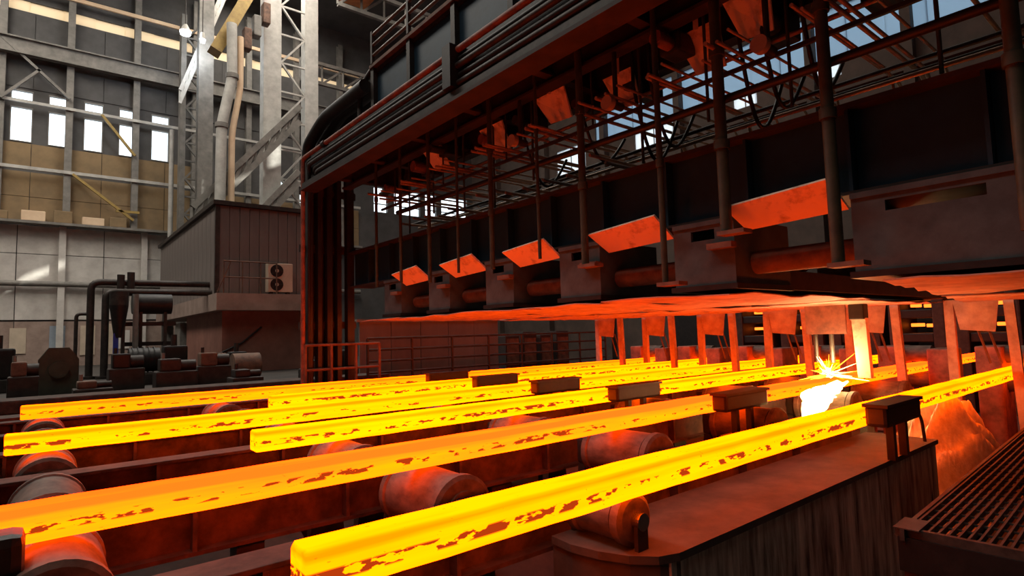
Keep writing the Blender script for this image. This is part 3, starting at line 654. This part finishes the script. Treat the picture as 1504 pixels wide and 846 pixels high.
# red lit gusset plates and gear in the deck
for i, (x, y, w_, h, tl) in enumerate([(5.9, 3.25, 0.55, 0.42, 0.25), (5.6, 2.55, 0.5, 0.4, 0.2), (6.0, 4.55, 0.5, 0.4, 0.2), (5.7, 5.5, 0.6, 0.35, 0.2), (5.8, 7.0, 0.6, 0.4, 0.2), (5.5, 1.75, 0.4, 0.35, 0.2), (5.6, 8.5, 0.6, 0.35, 0.2)]):
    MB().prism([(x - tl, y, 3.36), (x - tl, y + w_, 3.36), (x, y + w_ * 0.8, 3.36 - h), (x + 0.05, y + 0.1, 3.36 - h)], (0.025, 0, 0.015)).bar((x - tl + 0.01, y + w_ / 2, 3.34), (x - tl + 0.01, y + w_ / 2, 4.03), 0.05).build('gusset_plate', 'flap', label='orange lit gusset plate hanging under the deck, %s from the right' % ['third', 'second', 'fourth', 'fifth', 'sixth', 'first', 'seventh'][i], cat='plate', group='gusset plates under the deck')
for i, (x, y, z) in enumerate([(5.15, 2.55, 2.62), (5.15, 4.42, 2.68), (5.15, 6.2, 2.72)]):
    t = thing('handwheel_valve', 'round valve with pale cap under the deck, %s from the right' % GN[i], 'valve', (x, y, z - 0.12), 'round valves under the deck')
    MB().cyl((x - 0.03, y, z), (x + 0.05, y, z), 0.085, 18).build('cap', 'slab', t); MB().cyl((x + 0.05, y, z), (x + 0.25, y, z), 0.05, 12).build('body', 'dark', t)
    MB().cyl((x + 0.15, y, z), (x + 0.15, y, 3.4), 0.03, 8).build('stem', 'dark', t)
for i, (y, d) in enumerate([(2.75, 0.55), (3.0, 0.7), (2.35, 0.5), (4.15, 0.6), (4.4, 0.72), (5.3, 0.5), (6.5, 0.6)]):
    x = 5.62; n = 14; pts = []
    for k_ in range(n + 1):
        a = math.pi * k_ / n; pts.append((x + 0.9 * k_ / n, y + 0.05 * math.sin(a), 3.0 - d * math.sin(a) - 0.25 * k_ / n))
    MB().tube([(x, y, 4.03), (x, y, 3.4)] + pts, 0.022, 7).build('hanging_hose', 'black', label='black hanging hose loop above the girder, %s of seven' % GN[i], cat='hose', group='hose loops above the girder')
rnd = random.Random(5)
for i in range(12):
    y = 0.9 + i * 0.95; x = 5.6 + rnd.uniform(0, 0.75); h = rnd.uniform(0.16, 0.3)
    t = thing('deck_motor', 'sooty small drive unit bolted under the deck, %s from the right' % (GN + ['eleventh', 'twelfth'])[i], 'drive unit', (x, y, 3.34 - h), 'drive units under the deck')
    MB().box(x - 0.16, x + 0.16, y - 0.14, y + 0.14, 3.34 - h, 3.34, c=0.03).build('housing', 'black' if i % 3 else 'dark', t)
    B(x - 0.06, x + 0.06, y - 0.06, y + 0.06, 3.34, 4.03).build('mount', 'black', t)
    MB().cyl((x - 0.16, y, 3.34 - h * 0.55), (x - 0.42, y, 3.34 - h * 0.55), h * 0.36, 12).build('barrel', 'redlit' if i % 2 else 'dark', t)

# ------------------------------------------------------------------ portals the strands come out of
for i in range(6):
    s = STR[i]; x = 12.45
    t = thing('strand_portal', 'rust orange two legged portal over the %s strand' % ORD[i], 'portal', (x, s + 0.3, FZ), 'portals at the far end of the table')
    for y0, y1, tw in ((s - 0.16, s - 0.02, -0.10), (s + 0.66, s + 0.80, 0.0)):
        MB().prism([(x, y0 + tw, FZ), (x, y1 + tw, FZ), (x, y1, 0.36), (x, y0, 0.36)], (0.10, 0, 0)).build('post', 'shield', t)
    MB().prism([(x - 0.04, s + 0.10, -0.20), (x - 0.04, s + 0.58, -0.16), (x - 0.04, s + 0.66, 0.36), (x - 0.04, s + 0.02, 0.36)], (0.02, 0, 0)).build('hanging_plate', 'shield', t)
    B(x, x + 0.1, s - 0.16, s + 0.80, 0.36, 0.44).build('lintel', 'dark', t)
    for k_ in range(2): MB().bar((x + 0.2, s + 0.25 + 0.15 * k_, -0.1), (x + 0.3, s + 0.12 + 0.15 * k_, -0.75), 0.03).build('brace', 'rust', t)
    t = thing('guide_housing', 'red lit guide housing behind the portal of the %s strand' % ORD[i], 'housing', (14.2, s, FZ), 'guide housings behind the portals')
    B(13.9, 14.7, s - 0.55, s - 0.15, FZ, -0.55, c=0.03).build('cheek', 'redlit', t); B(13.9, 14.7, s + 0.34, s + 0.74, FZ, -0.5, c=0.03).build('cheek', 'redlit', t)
    MB().cyl((14.3, s - 0.15, -1.20), (14.3, s + 0.34, -1.20), 0.165, 16).build('guide_roll', 'roller', t)
    MB().cyl((14.3, s - 0.15, -0.66), (14.3, s + 0.34, -0.66), 0.165, 16).build('guide_roll', 'roller', t)
    # withdrawal stand, dark, with the strand showing through
    t = thing('withdrawal_stand', 'dark withdrawal stand far behind the %s portal' % ORD[i], 'stand', (20.5, s, FZ), 'withdrawal stands beyond the portals')
    for y0 in (s - 0.62, s + 0.5): B(20.0, 21.6, y0, y0 + 0.3, FZ, 0.95, c=0.04).build('side_frame', 'dark', t)
    for z in (0.62, 0.1, -0.6): B(20.05, 21.5, s - 0.32, s + 0.5, z, z + 0.26, c=0.03).build('roll_chock', 'black', t)
    B(20.2, 21.4, s - 0.32, s + 0.5, -2.0, -1.1).build('sill', 'black', t)
    m = M['far_hot']
    for k_, (z, a_, b_) in enumerate(((0.42, -0.25, 0.05), (0.44, 0.15, 0.4), (-0.17, -0.28, 0.02), (-0.15, 0.1, 0.42))):
        MB().box(20.7, 20.9, s + a_, s + b_, z, z + 0.10, c=0.02).build('glowing_gap', m, t)
for i in range(2):
    B(22.6 + 3 * i, 23.0 + 3 * i, -6, 16, FZ, 1.6 - 0.3 * i).build('machine_screen', 'black', label='%s black screen wall behind the withdrawal stands' % ['nearer', 'farther'][i], cat='screen')
B(15.6, 29.5, -14, 41, -2.59, -2.55).build('far_floor_plate', 'floor', label='dark steel floor plate beyond the portals', cat='floor plate')

# ------------------------------------------------------------------ cutting torch, flame and slag on the second strand
t = thing('cutting_torch', 'cutting torch with orange lit post hanging over the second billet', 'cutting torch', (9.8, 3.9, -0.75))
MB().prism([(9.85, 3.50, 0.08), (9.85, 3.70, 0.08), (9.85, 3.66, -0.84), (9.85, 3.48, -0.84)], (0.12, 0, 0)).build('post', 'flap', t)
B(9.8, 10.0, 3.5, 3.72, 0.06, 0.30, c=0.02).build('head', 'black', t)
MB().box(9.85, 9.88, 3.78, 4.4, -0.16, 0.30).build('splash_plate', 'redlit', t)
for y in (4.05, 4.30): MB().cyl((9.95, y, -0.1), (9.95, y, -0.62), 0.035, 10).build('nozzle', 'dark', t)
t = thing('molten_slag', 'white hot molten slag spilling from the flame cut', 'slag', (9.2, 3.85, -1.4))
rnd = random.Random(44)
for k_, (yo, zo, xa, xb, r) in enumerate([(3.92, -0.93, 10.1, 8.5, 0.06), (3.84, -1.00, 9.7, 8.45, 0.065), (3.77, -1.07, 9.25, 8.4, 0.055), (3.70, -1.12, 8.8, 8.4, 0.045)]):
    n = 12; pts = []; rad = []
    for q in range(n + 1):
        u = q / n; pts.append((xa + (xb - xa) * u, yo + rnd.uniform(-0.02, 0.02) - 0.05 * u, zo - 0.08 * u + rnd.uniform(-0.015, 0.015))); rad.append(r * (0.25 + 0.9 * min(1, u * 3)) * rnd.uniform(0.8, 1.25))
    MB().tube(pts, r, 8, radii=rad).build('rivulet', 'white_hot', t)
for k_ in range(7):
    x = 8.22 + 0.055 * k_ + rnd.uniform(-0.01, 0.01); y = 3.74 + rnd.uniform(-0.06, 0.06); zb = -1.95 + rnd.uniform(0, 0.3)
    MB().tube([(x + 0.1, y, -1.04), (x + 0.03, y, -1.08), (x, y, -1.16), (x, y, -1.4), (x + 0.01, y, zb)], 0.04, 7, radii=[0.03, 0.05, 0.05, 0.045, 0.012]).build('pour', 'white_hot', t)
t = thing('cutting_flame', 'white star shaped cutting flame with sparks', 'flame', (9.8, 4.1, -0.84))
mb = MB(); rnd = random.Random(12)
bm = bmesh.new(); bmesh.ops.create_icosphere(bm, subdivisions=2, radius=0.085)
bm.verts.index_update()
mb.add([(9.8 + v.co.x * 1.2, 4.08 + v.co.y, -0.80 + v.co.z * (1.3 if v.co.z > 0 else 0.8)) for v in bm.verts], [[v.index for v in f.verts] for f in bm.faces], True); bm.free()
mb.build('core', 'white_hot', t)
for k_ in range(46):
    a = rnd.uniform(-0.35, math.pi + 0.35); b = rnd.uniform(-0.8, 0.8); d = Vector((math.cos(a), b, math.sin(a) * 0.55)).normalized(); ln = rnd.uniform(0.15, 0.7) * (1.5 if abs(d.x) > 0.75 else 0.5)
    c0 = Vector((9.8, 4.08, -0.80)); MB().cyl(c0 + d * 0.06, c0 + d * ln, 0.02 if k_ % 3 == 0 else 0.010, 5, 0.002).build('spark', 'yellow_hot' if k_ % 2 else 'white_hot', t)
pl = bpy.data.lights.new('flame_light', 'POINT'); pl.energy = 80; pl.color = (1.0, 0.66, 0.3); pl.shadow_soft_size = 0.12
po = bpy.data.objects.new('flame_light', pl); COL.objects.link(po); po.location = (9.75, 3.95, -0.55)

# ------------------------------------------------------------------ railings beyond the table
def railing(name, label, x0, x1, y, z0, h, n, m, nr=3):
    t = thing(name, label, 'railing', ((x0 + x1) / 2, y, z0))
    for k_ in range(nr): MB().cyl((x0, y, z0 + h * (k_ + 1) / nr), (x1, y, z0 + h * (k_ + 1) / nr), 0.03, 8).build('rail', m, t)
    for k_ in range(n):
        x = x0 + (x1 - x0) * k_ / (n - 1); MB().cyl((x, y, z0), (x, y, z0 + h), 0.035, 8).build('post', m, t)
    return t
railing('guard_rail', 'dark guard rail behind the table under the heat shields', 6.4, 15.2, 13.6, FH, 1.15, 8, 'dark', 4)
railing('guard_rail', 'red lit guard rail beside the end frame uprights', 4.4, 6.1, 12.35, FH, 1.05, 4, 'rust', 2)
t = thing('low_screen', 'tan sheeted low screen behind the dark guard rail', 'screen', (9.6, 15.6, FH))
for k_ in range(5): B(7.1 + 1.0 * k_, 8.08 + 1.0 * k_, 15.6, 15.66, FH, 0.42).build('sheet', 'hut', t)
B(7.0, 12.2, 15.55, 15.7, 0.42, 0.50).build('cap_rail', 'steelmid', t)
for k_ in range(4):
    x = 12.4 + 0.8 * k_
    t = thing('valve_cabinet', 'dark red cabinet behind the guard rail, %s of four' % ['first', 'second', 'third', 'fourth'][k_], 'cabinet', (x + 0.3, 15.9, FH), 'cabinets behind the guard rail')
    B(x, x + 0.62, 15.6, 16.1, FH, -0.1 + 0.12 * (k_ % 2), c=0.02).build('body', 'darkred', t); B(x + 0.05, x + 0.57, 15.58, 15.6, FH + 0.1, -0.2).build('door', 'rust', t)
# ------------------------------------------------------------------ control cabin
HX, HY = 5.15, 24.0
t = thing('control_cabin', 'grey brown panelled control cabin raised on a concrete slab', 'cabin', (HX + 2.3, HY + 6.5, 1.75))
B(HX + 0.05, 9.6, HY + 0.05, 37, 1.75, 5.2).build('core', 'hut', t)
f = None
for k_ in range(12):
    if f is None: f = B(HX + 0.12 , HX + 0.12 + 0.345, HY, HY + 0.05, 1.75, 5.18).build('panel', 'hut', t)
    else: again(f, (0.365 * k_, 0, 0))
f = None
for k_ in range(17):
    if f is None: f = B(HX, HX + 0.05, HY + 0.1, HY + 0.1 + 0.73, 1.75, 5.18).build('panel', 'hut', t)
    else: again(f, (0, 0.755 * k_, 0))
B(HX - 0.03, HX + 0.13, HY - 0.03, HY + 0.11, 1.75, 5.2).build('corner_post', 'dark', t)
B(HX - 0.12, 9.64, HY - 0.12, 37.1, 5.2, 5.36).build('roof_edge', 'dark', t)
t = thing('cabin_base', 'pinkish slab and brick red wall carrying the cabin', 'base', (7.5, 30, FH))
B(HX - 0.15, 9.64, HY - 0.9, 37, 1.12, 1.75).build('slab', 'slab', t)
B(HX + 0.2, 9.6, HY - 0.2, 30.5, FH, 1.12).build('wall', 'redwall', t)
B(HX + 0.0, HX + 0.5, 35.8, 36.3, FH, 1.12).build('pillar', 'steelmid', t)
B(HX + 0.1, HX + 0.9, 31.5, 32.6, FH, 0.9).build('switch_cabinet', 'steelmid', t)
MB().tube([(HX + 0.05, HY - 0.24, -0.5), (HX + 0.9, HY - 0.24, -0.1), (HX + 1.6, HY - 0.24, 0.5)], 0.035, 6).build('cable', 'black', t)
t = thing('balcony_railing', 'thin brown railing on the cabin slab', 'railing', (6.1, HY - 0.75, 1.75))
for x in (HX + 0.1, HX + 0.75, HX + 1.4, HX + 2.0): MB().cyl((x, HY - 0.8, 1.75), (x, HY - 0.8, 2.95), 0.025, 6).build('post', 'rust', t)
for z in (2.35, 2.95): MB().cyl((HX + 0.1, HY - 0.8, z), (HX + 2.0, HY - 0.8, z), 0.025, 6).build('rail', 'rust', t)
MB().bar((HX - 0.1, HY - 0.8, 1.8), (HX + 0.35, HY - 0.8, 2.95), 0.04).build('brace', 'rust', t)
ax, ay = 6.88, HY - 0.62
t = thing('air_conditioner', 'beige air conditioner with two stacked black fans on the cabin slab', 'air conditioner', (ax + 0.45, ay + 0.2, 1.75))
B(ax, ax + 0.95, ay, ay + 0.38, 1.85, 2.98, c=0.03).build('casing', 'acwhite', t)
for x in (ax + 0.1, ax + 0.75): B(x, x + 0.1, ay + 0.05, ay + 0.33, 1.75, 1.86).build('foot', 'dark', t)
for z in (2.14, 2.68):
    fan = MB().cyl((ax + 0.33, ay - 0.02, z), (ax + 0.33, ay + 0.02, z), 0.245, 24).build('fan_opening', 'black', t)
    MB().cyl((ax + 0.33, ay - 0.04, z), (ax + 0.33, ay - 0.02, z), 0.07, 14).build('hub', 'acwhite', fan)
    for q in range(5):
        a = q * 2 * math.pi / 5; MB().bar((ax + 0.33 + 0.07 * math.cos(a), ay - 0.028, z + 0.07 * math.sin(a)), (ax + 0.33 + 0.22 * math.cos(a), ay - 0.028, z + 0.22 * math.sin(a)), 0.05, 0.01, upv=(0, 1, 0)).build('blade', 'dark', fan)

# ------------------------------------------------------------------ steelwork behind the cabin
def lattice(name, label, xa, xb, y, z0, z1, w_, m, pitch):
    t = thing(name, label, 'column', ((xa + xb) / 2, y, z0))
    for x in (xa, xb - w_ * 0.8):
        MB().box(x, x + w_ * (1 if x == xa else 0.8), y, y + 0.06, z0, z1).box(x, x + 0.05, y + 0.06, y + 0.7, z0, z1).build('chord', m, t)
    z = z0; k_ = 0
    while z < z1 - pitch:
        a = (xa + w_, y + 0.1, z); b = (xb - w_ * 0.8, y + 0.1, z + pitch)
        if k_ % 2: a, b = (xb - w_ * 0.8, y + 0.1, z), (xa + w_, y + 0.1, z + pitch)
        MB().bar(a, b, 0.14, 0.10).build('diagonal', m, t); MB().bar((xa + w_, y + 0.12, z), (xb - w_ * 0.8, y + 0.12, z), 0.10).build('strut', m, t)
        z += pitch; k_ += 1
    return t
lattice('lattice_column', 'tall pale lattice column with diagonal bracing behind the cabin', 9.70, 12.9, 34.0, FH, 23.0, 1.0, 'steel', 1.75)
lattice('lattice_column', 'slender grey lattice mast left of the pale lattice column', 6.3, 7.7, 38.8, FH, 20.0, 0.28, 'steelmid', 1.1)
t = thing('building_column', 'grey building column between the mast and the bent duct', 'column', (7.3, 37.5, FH))
B(6.95, 7.75, 37.2, 37.25, FH, 23).build('flange', 'steelmid', t); B(6.95, 7.75, 37.75, 37.8, FH, 23).build('flange', 'steelmid', t); B(7.32, 7.38, 37.25, 37.75, FH, 23).build('web', 'steelmid', t)
t = thing('bent_duct', 'pale bent exhaust duct rising beside the building column', 'duct', (7.3, 32.5, FH))
MB().tube(elbow([(7.15, 32.6, 5.3), (7.2, 32.6, 11.3), (7.7, 32.6, 14.0), (7.65, 32.6, 17.0)], 0.5), 0.26, 14).build('pipe', 'steel', t)
MB().tube(elbow([(7.75, 32.8, 5.3), (7.75, 32.8, 11.0), (8.15, 32.8, 13.6), (8.15, 32.8, 16.5)], 0.5), 0.16, 12).build('pipe', 'cream', t)
for z in (11.3, 14.1): MB().cyl((7.2 + (0.5 if z > 12 else 0), 32.6, z - 0.12), (7.2 + (0.5 if z > 12 else 0), 32.6, z + 0.12), 0.32, 14).build('joint_ring', 'steelmid', t)
MB().cyl((6.05, 40, FH), (6.05, 40, 13.0), 0.14, 10).build('downpipe', 'steel', label='pale vertical downpipe beside the last window', cat='pipe')
def bridge(name, label, p0, p1, w_, h, m, cat, n=10):
    t = thing(name, label, cat, tuple(p0)); p0 = Vector(p0); p1 = Vector(p1)
    for dz in (0, h): MB().bar(p0 + Vector((0, 0, dz)), p1 + Vector((0, 0, dz)), w_).build('boom', m, t)
    for k_ in range(n):
        a = p0.lerp(p1, k_ / n); b = p0.lerp(p1, (k_ + 1) / n); MB().bar(a, b + Vector((0, 0, h)), w_ * 0.6).build('web_bar', m, t); MB().bar(a, a + Vector((0, 0, h)), w_ * 0.5).build('web_bar', m, t)
    return t
bridge('conveyor_bridge', 'dark inclined lattice conveyor climbing behind the cabin roof', (6.0, 33.2, 6.0), (11.5, 33.2, 12.6), 0.30, 0.9, 'steelmid', 'conveyor', 9)
bridge('conveyor_bridge', 'lower dark inclined conveyor just above the cabin roof', (8.6, 33.4, 5.5), (11.5, 33.4, 9.0), 0.30, 0.7, 'steelmid', 'conveyor', 7)
bridge('stair_flight', 'steep pale stair flight under the roof left of the duct', (6.1, 37.9, 14.0), (8.9, 37.9, 22.6), 0.16, 0.8, 'steel', 'stair', 12)
t = thing('roof_crane', 'dull yellow crane beam under the roof above the bent duct', 'crane', (8.3, 33.5, 16.2))
MB().bar((7.0, 33.5, 15.6), (9.6, 33.5, 21.4), 0.9, 0.6).build('beam', 'yellow', t)
for k_ in range(4): MB().box(7.9 + 0.5 * k_, 8.3 + 0.5 * k_, 33.0, 33.6, 15.2 + 0.9 * k_, 16.4 + 0.9 * k_, c=0.05).build('hoist_box', 'rust' if k_ % 2 else 'steelmid', t)
MB().box(12.6, 14.6, 29.0, 31.0, 19.4, 20.6, c=0.1).build('crane_hook_block', 'orange', label='orange crane block at the top edge left of the machine', cat='crane block')
for i, (x, y, z) in enumerate([(6.02, 36.0, 17.55), (6.9, 36.0, 17.35)]):
    t = thing('high_bay_lamp', ['bright bluish high bay lamp beside the cream strip', 'smaller bluish lamp beside the stair flight'][i], 'lamp', (x, y, z - 0.2))
    MB().cyl((x, y, z), (x, y, z + 0.4), 0.30 - 0.14 * i, 14, 0.1).build('housing', 'steel', t); MB().cyl((x, y, z - 0.18), (x, y, z), 0.26 - 0.14 * i, 14, 0.29 - 0.14 * i).build('bulb', 'lamp', t)
    MB().cyl((x, y, z + 0.4), (x, y, CZ), 0.025, 6).build('cable', 'dark', t)
    d = bpy.data.lights.new('lamp_light', 'POINT'); d.energy = 260 - 150 * i; d.color = (0.8, 0.9, 1.0); d.shadow_soft_size = 0.25
    o = bpy.data.objects.new('lamp_light', d); COL.objects.link(o); o.location = (x, y, z - 0.5)
# far roof steelwork seen over the machine
for i, (z, y) in enumerate([(16.5, 36), (18.6, 30)]):
    bridge('roof_truss', '%s grey roof truss between the lattice column and the machine' % ['lower', 'upper'][i], (12.5, y, z), (29.6, y, z), 0.22, 1.3, 'steelmid', 'truss', 12)

# ------------------------------------------------------------------ machinery in front of the pale wall
t = thing('pipe_loop', 'large black pipe bend rising in front of the pale wall', 'pipe', (2.3, 24, FH)); MB().tube(elbow([(HX, 25, 2.2), (1.40, 25, 2.18), (1.40, 25, FH)], 0.3), 0.115, 12).build('pipe', 'dark', t); MB().cyl((1.4, 25, FH), (1.4, 25, FH + 0.1), 0.24, 12).build('flange', 'dark', t)
t = thing('pipe_loop', 'inner black pipe bend beside the larger one', 'pipe', (2.3, 24.2, FH)); MB().tube(elbow([(HX, 24.6, 1.84), (1.80, 24.6, 1.82), (1.80, 24.6, FH)], 0.3), 0.115, 12).build('pipe', 'dark', t); MB().cyl((1.8, 24.6, FH), (1.8, 24.6, FH + 0.1), 0.24, 12).build('flange', 'dark', t)
MB().tube(elbow([(1.35, 26, 1.1), (1.05, 26, 1.1), (1.05, 26, FH)], 0.15), 0.06, 8).build('thin_pipe', 'dark', label='thin black pipe bend left of the large one', cat='pipe')
t = thing('black_tank', 'black horizontal tank below the pipe bends', 'tank', (3.1, 24.5, FH))
MB().cyl((2.55, 24.3, 1.38), (3.75, 24.3, 1.38), 0.36, 18).build('shell', 'black', t)
for x in (2.75, 3.5): B(x, x + 0.1, 24.1, 24.5, FH, 1.1).build('leg', 'dark', t)
for z in (0.6, -0.1): B(2.3, 3.9, 24.2, 24.3, z, z + 0.14).build('tie', 'black', t)
t = thing('dust_hopper', 'dark conical hopper with blue leg between the pipes', 'hopper', (2.15, 23.8, FH))
MB().cyl((2.12, 23.8, 0.2), (2.12, 23.8, 1.3), 0.13, 14, 0.28).build('cone', 'black', t); MB().cyl((2.12, 23.8, 1.3), (2.12, 23.8, 1.75), 0.28, 14).build('drum', 'dark', t)
B(1.98, 2.12, 23.7, 23.9, FH, 0.35).build('leg', 'bluepaint', t); B(2.2, 2.3, 23.7, 23.9, FH, 0.6).build('leg', 'dark', t)
for i in range(2): MB().cyl((2.25 + 0.3 * i, 24.8, 1.7), (2.25 + 0.3 * i, 24.8, 2.55 - 0.1 * (1 - i)), 0.12, 10).build('vent_stack', 'dark', label='%s short vent stack above the pipe bends' % ['left', 'right'][i], cat='stack')
MB().cyl((2.62, 23.9, FH), (2.62, 23.9, 1.7), 0.09, 10).build('grey_post', 'steelmid', label='grey post beside the hopper', cat='post')
def pump(x, y, s, m, label, n):
    t = thing('pump_set', label, 'pump', (x, y, FH), 'pump sets on the hall floor')
    B(x - 0.9 * s, x + 0.9 * s, y - 0.4, y + 0.4, FH, FH + 0.35 * s, c=0.03).build('base', 'dark', t)
    MB().cyl((x - 0.7 * s, y, FH + 0.75 * s), (x + 0.1 * s, y, FH + 0.75 * s), 0.36 * s, 16).build('motor', m, t)
    for k_ in range(5): MB().cyl((x - 0.62 * s + 0.14 * s * k_, y, FH + 0.75 * s), (x - 0.60 * s + 0.14 * s * k_, y, FH + 0.75 * s), 0.40 * s, 16).build('cooling_fin', m, t)
    MB().box(x + 0.2 * s, x + 0.85 * s, y - 0.3 * s, y + 0.3 * s, FH + 0.35 * s, FH + 1.15 * s, c=0.06).build('gearbox', 'black', t)
    MB().cyl((x + 0.5 * s, y, FH + 1.15 * s), (x + 0.5 * s, y, FH + 1.5 * s), 0.09 * s, 10).build('stub_pipe', 'dark', t)
pump(-1.3, 20.5, 1.0, 'dark', 'sooty pump set at the far left in front of the pale wall', 0)
pump(2.7, 20.0, 0.95, 'black', 'black pump set below the pipe bends', 1)
pump(4.3, 19.0, 0.75, 'rust', 'rusty pump set left of the brick red base', 2)
pump(7.4, 18.0, 0.7, 'dark', 'sooty pump set in front of the brick red wall', 3)
t = thing('green_gearbox', 'dark green rounded gear housing on the hall floor', 'gearbox', (0.42, 18.5, FH))
MB().prism([(0.02, 18.2, FH), (0.82, 18.2, FH), (0.82, 18.2, -0.35), (0.62, 18.2, -0.06), (0.22, 18.2, -0.06), (0.02, 18.2, -0.35)], (0, 0.8, 0)).build('housing', 'green', t)
MB().cyl((0.42, 18.1, -0.6), (0.42, 18.2, -0.6), 0.2, 16).build('cover', 'green', t)
t = thing('red_drum', 'red lit drum with round hub left of the brick red wall', 'drum', (4.55, 17.5, FH))
MB().cyl((4.2, 17.5, -0.72), (4.9, 17.5, -0.72), 0.36, 18).build('shell', 'rust', t); B(4.25, 4.85, 17.3, 17.7, FH, -0.95).build('cradle', 'dark', t)
rnd = random.Random(31)
NM = ['squat', 'tall', 'stepped', 'broad', 'narrow', 'low', 'bulky', 'short', 'capped', 'small']
for i, (x, y, w_, h) in enumerate([(-2.6, 17.5, 0.9, 0.75), (-1.5, 16.2, 0.8, 0.62), (-0.5, 17.2, 0.55, 0.85), (1.35, 17.4, 0.75, 0.95), (2.2, 16.4, 0.9, 0.8), (3.2, 17.0, 0.8, 0.9), (5.6, 16.0, 0.8, 0.6), (3.6, 15.2, 0.7, 0.5), (0.6, 15.6, 0.7, 0.42), (-2.0, 15.0, 0.9, 0.4)]):
    t = thing('drive_unit', '%s sooty drive unit on the hall floor beyond the farthest billet, %s in the row' % (NM[i], (GN)[i]), 'drive unit', (x + w_ / 2, y, FH), 'sooty drive units on the hall floor')
    MB().box(x, x + w_, y - 0.3, y + 0.3, FH, FH + h * 0.62, c=0.03).build('base', 'dark', t)
    MB().box(x + 0.1 * w_, x + 0.6 * w_, y - 0.22, y + 0.22, FH + h * 0.62, FH + h, c=0.04).build('housing', ['black', 'dark', 'rust'][i % 3], t)
    MB().cyl((x + 0.6 * w_, y, FH + h * 0.78), (x + 0.98 * w_, y, FH + h * 0.78), h * 0.17, 12).build('motor', 'dark', t)
    MB().cyl((x + 0.2 * w_, y, FH + h), (x + 0.2 * w_, y, FH + h + 0.14), 0.04, 8).build('stub', ['steelmid', 'dark'][i % 2], t)
B(-3.0, 7.0, 13.6, 14.4, FH, -0.95, c=0.03).build('cable_duct', 'table', label='long low red brown cable duct beyond the farthest billet', cat='duct')
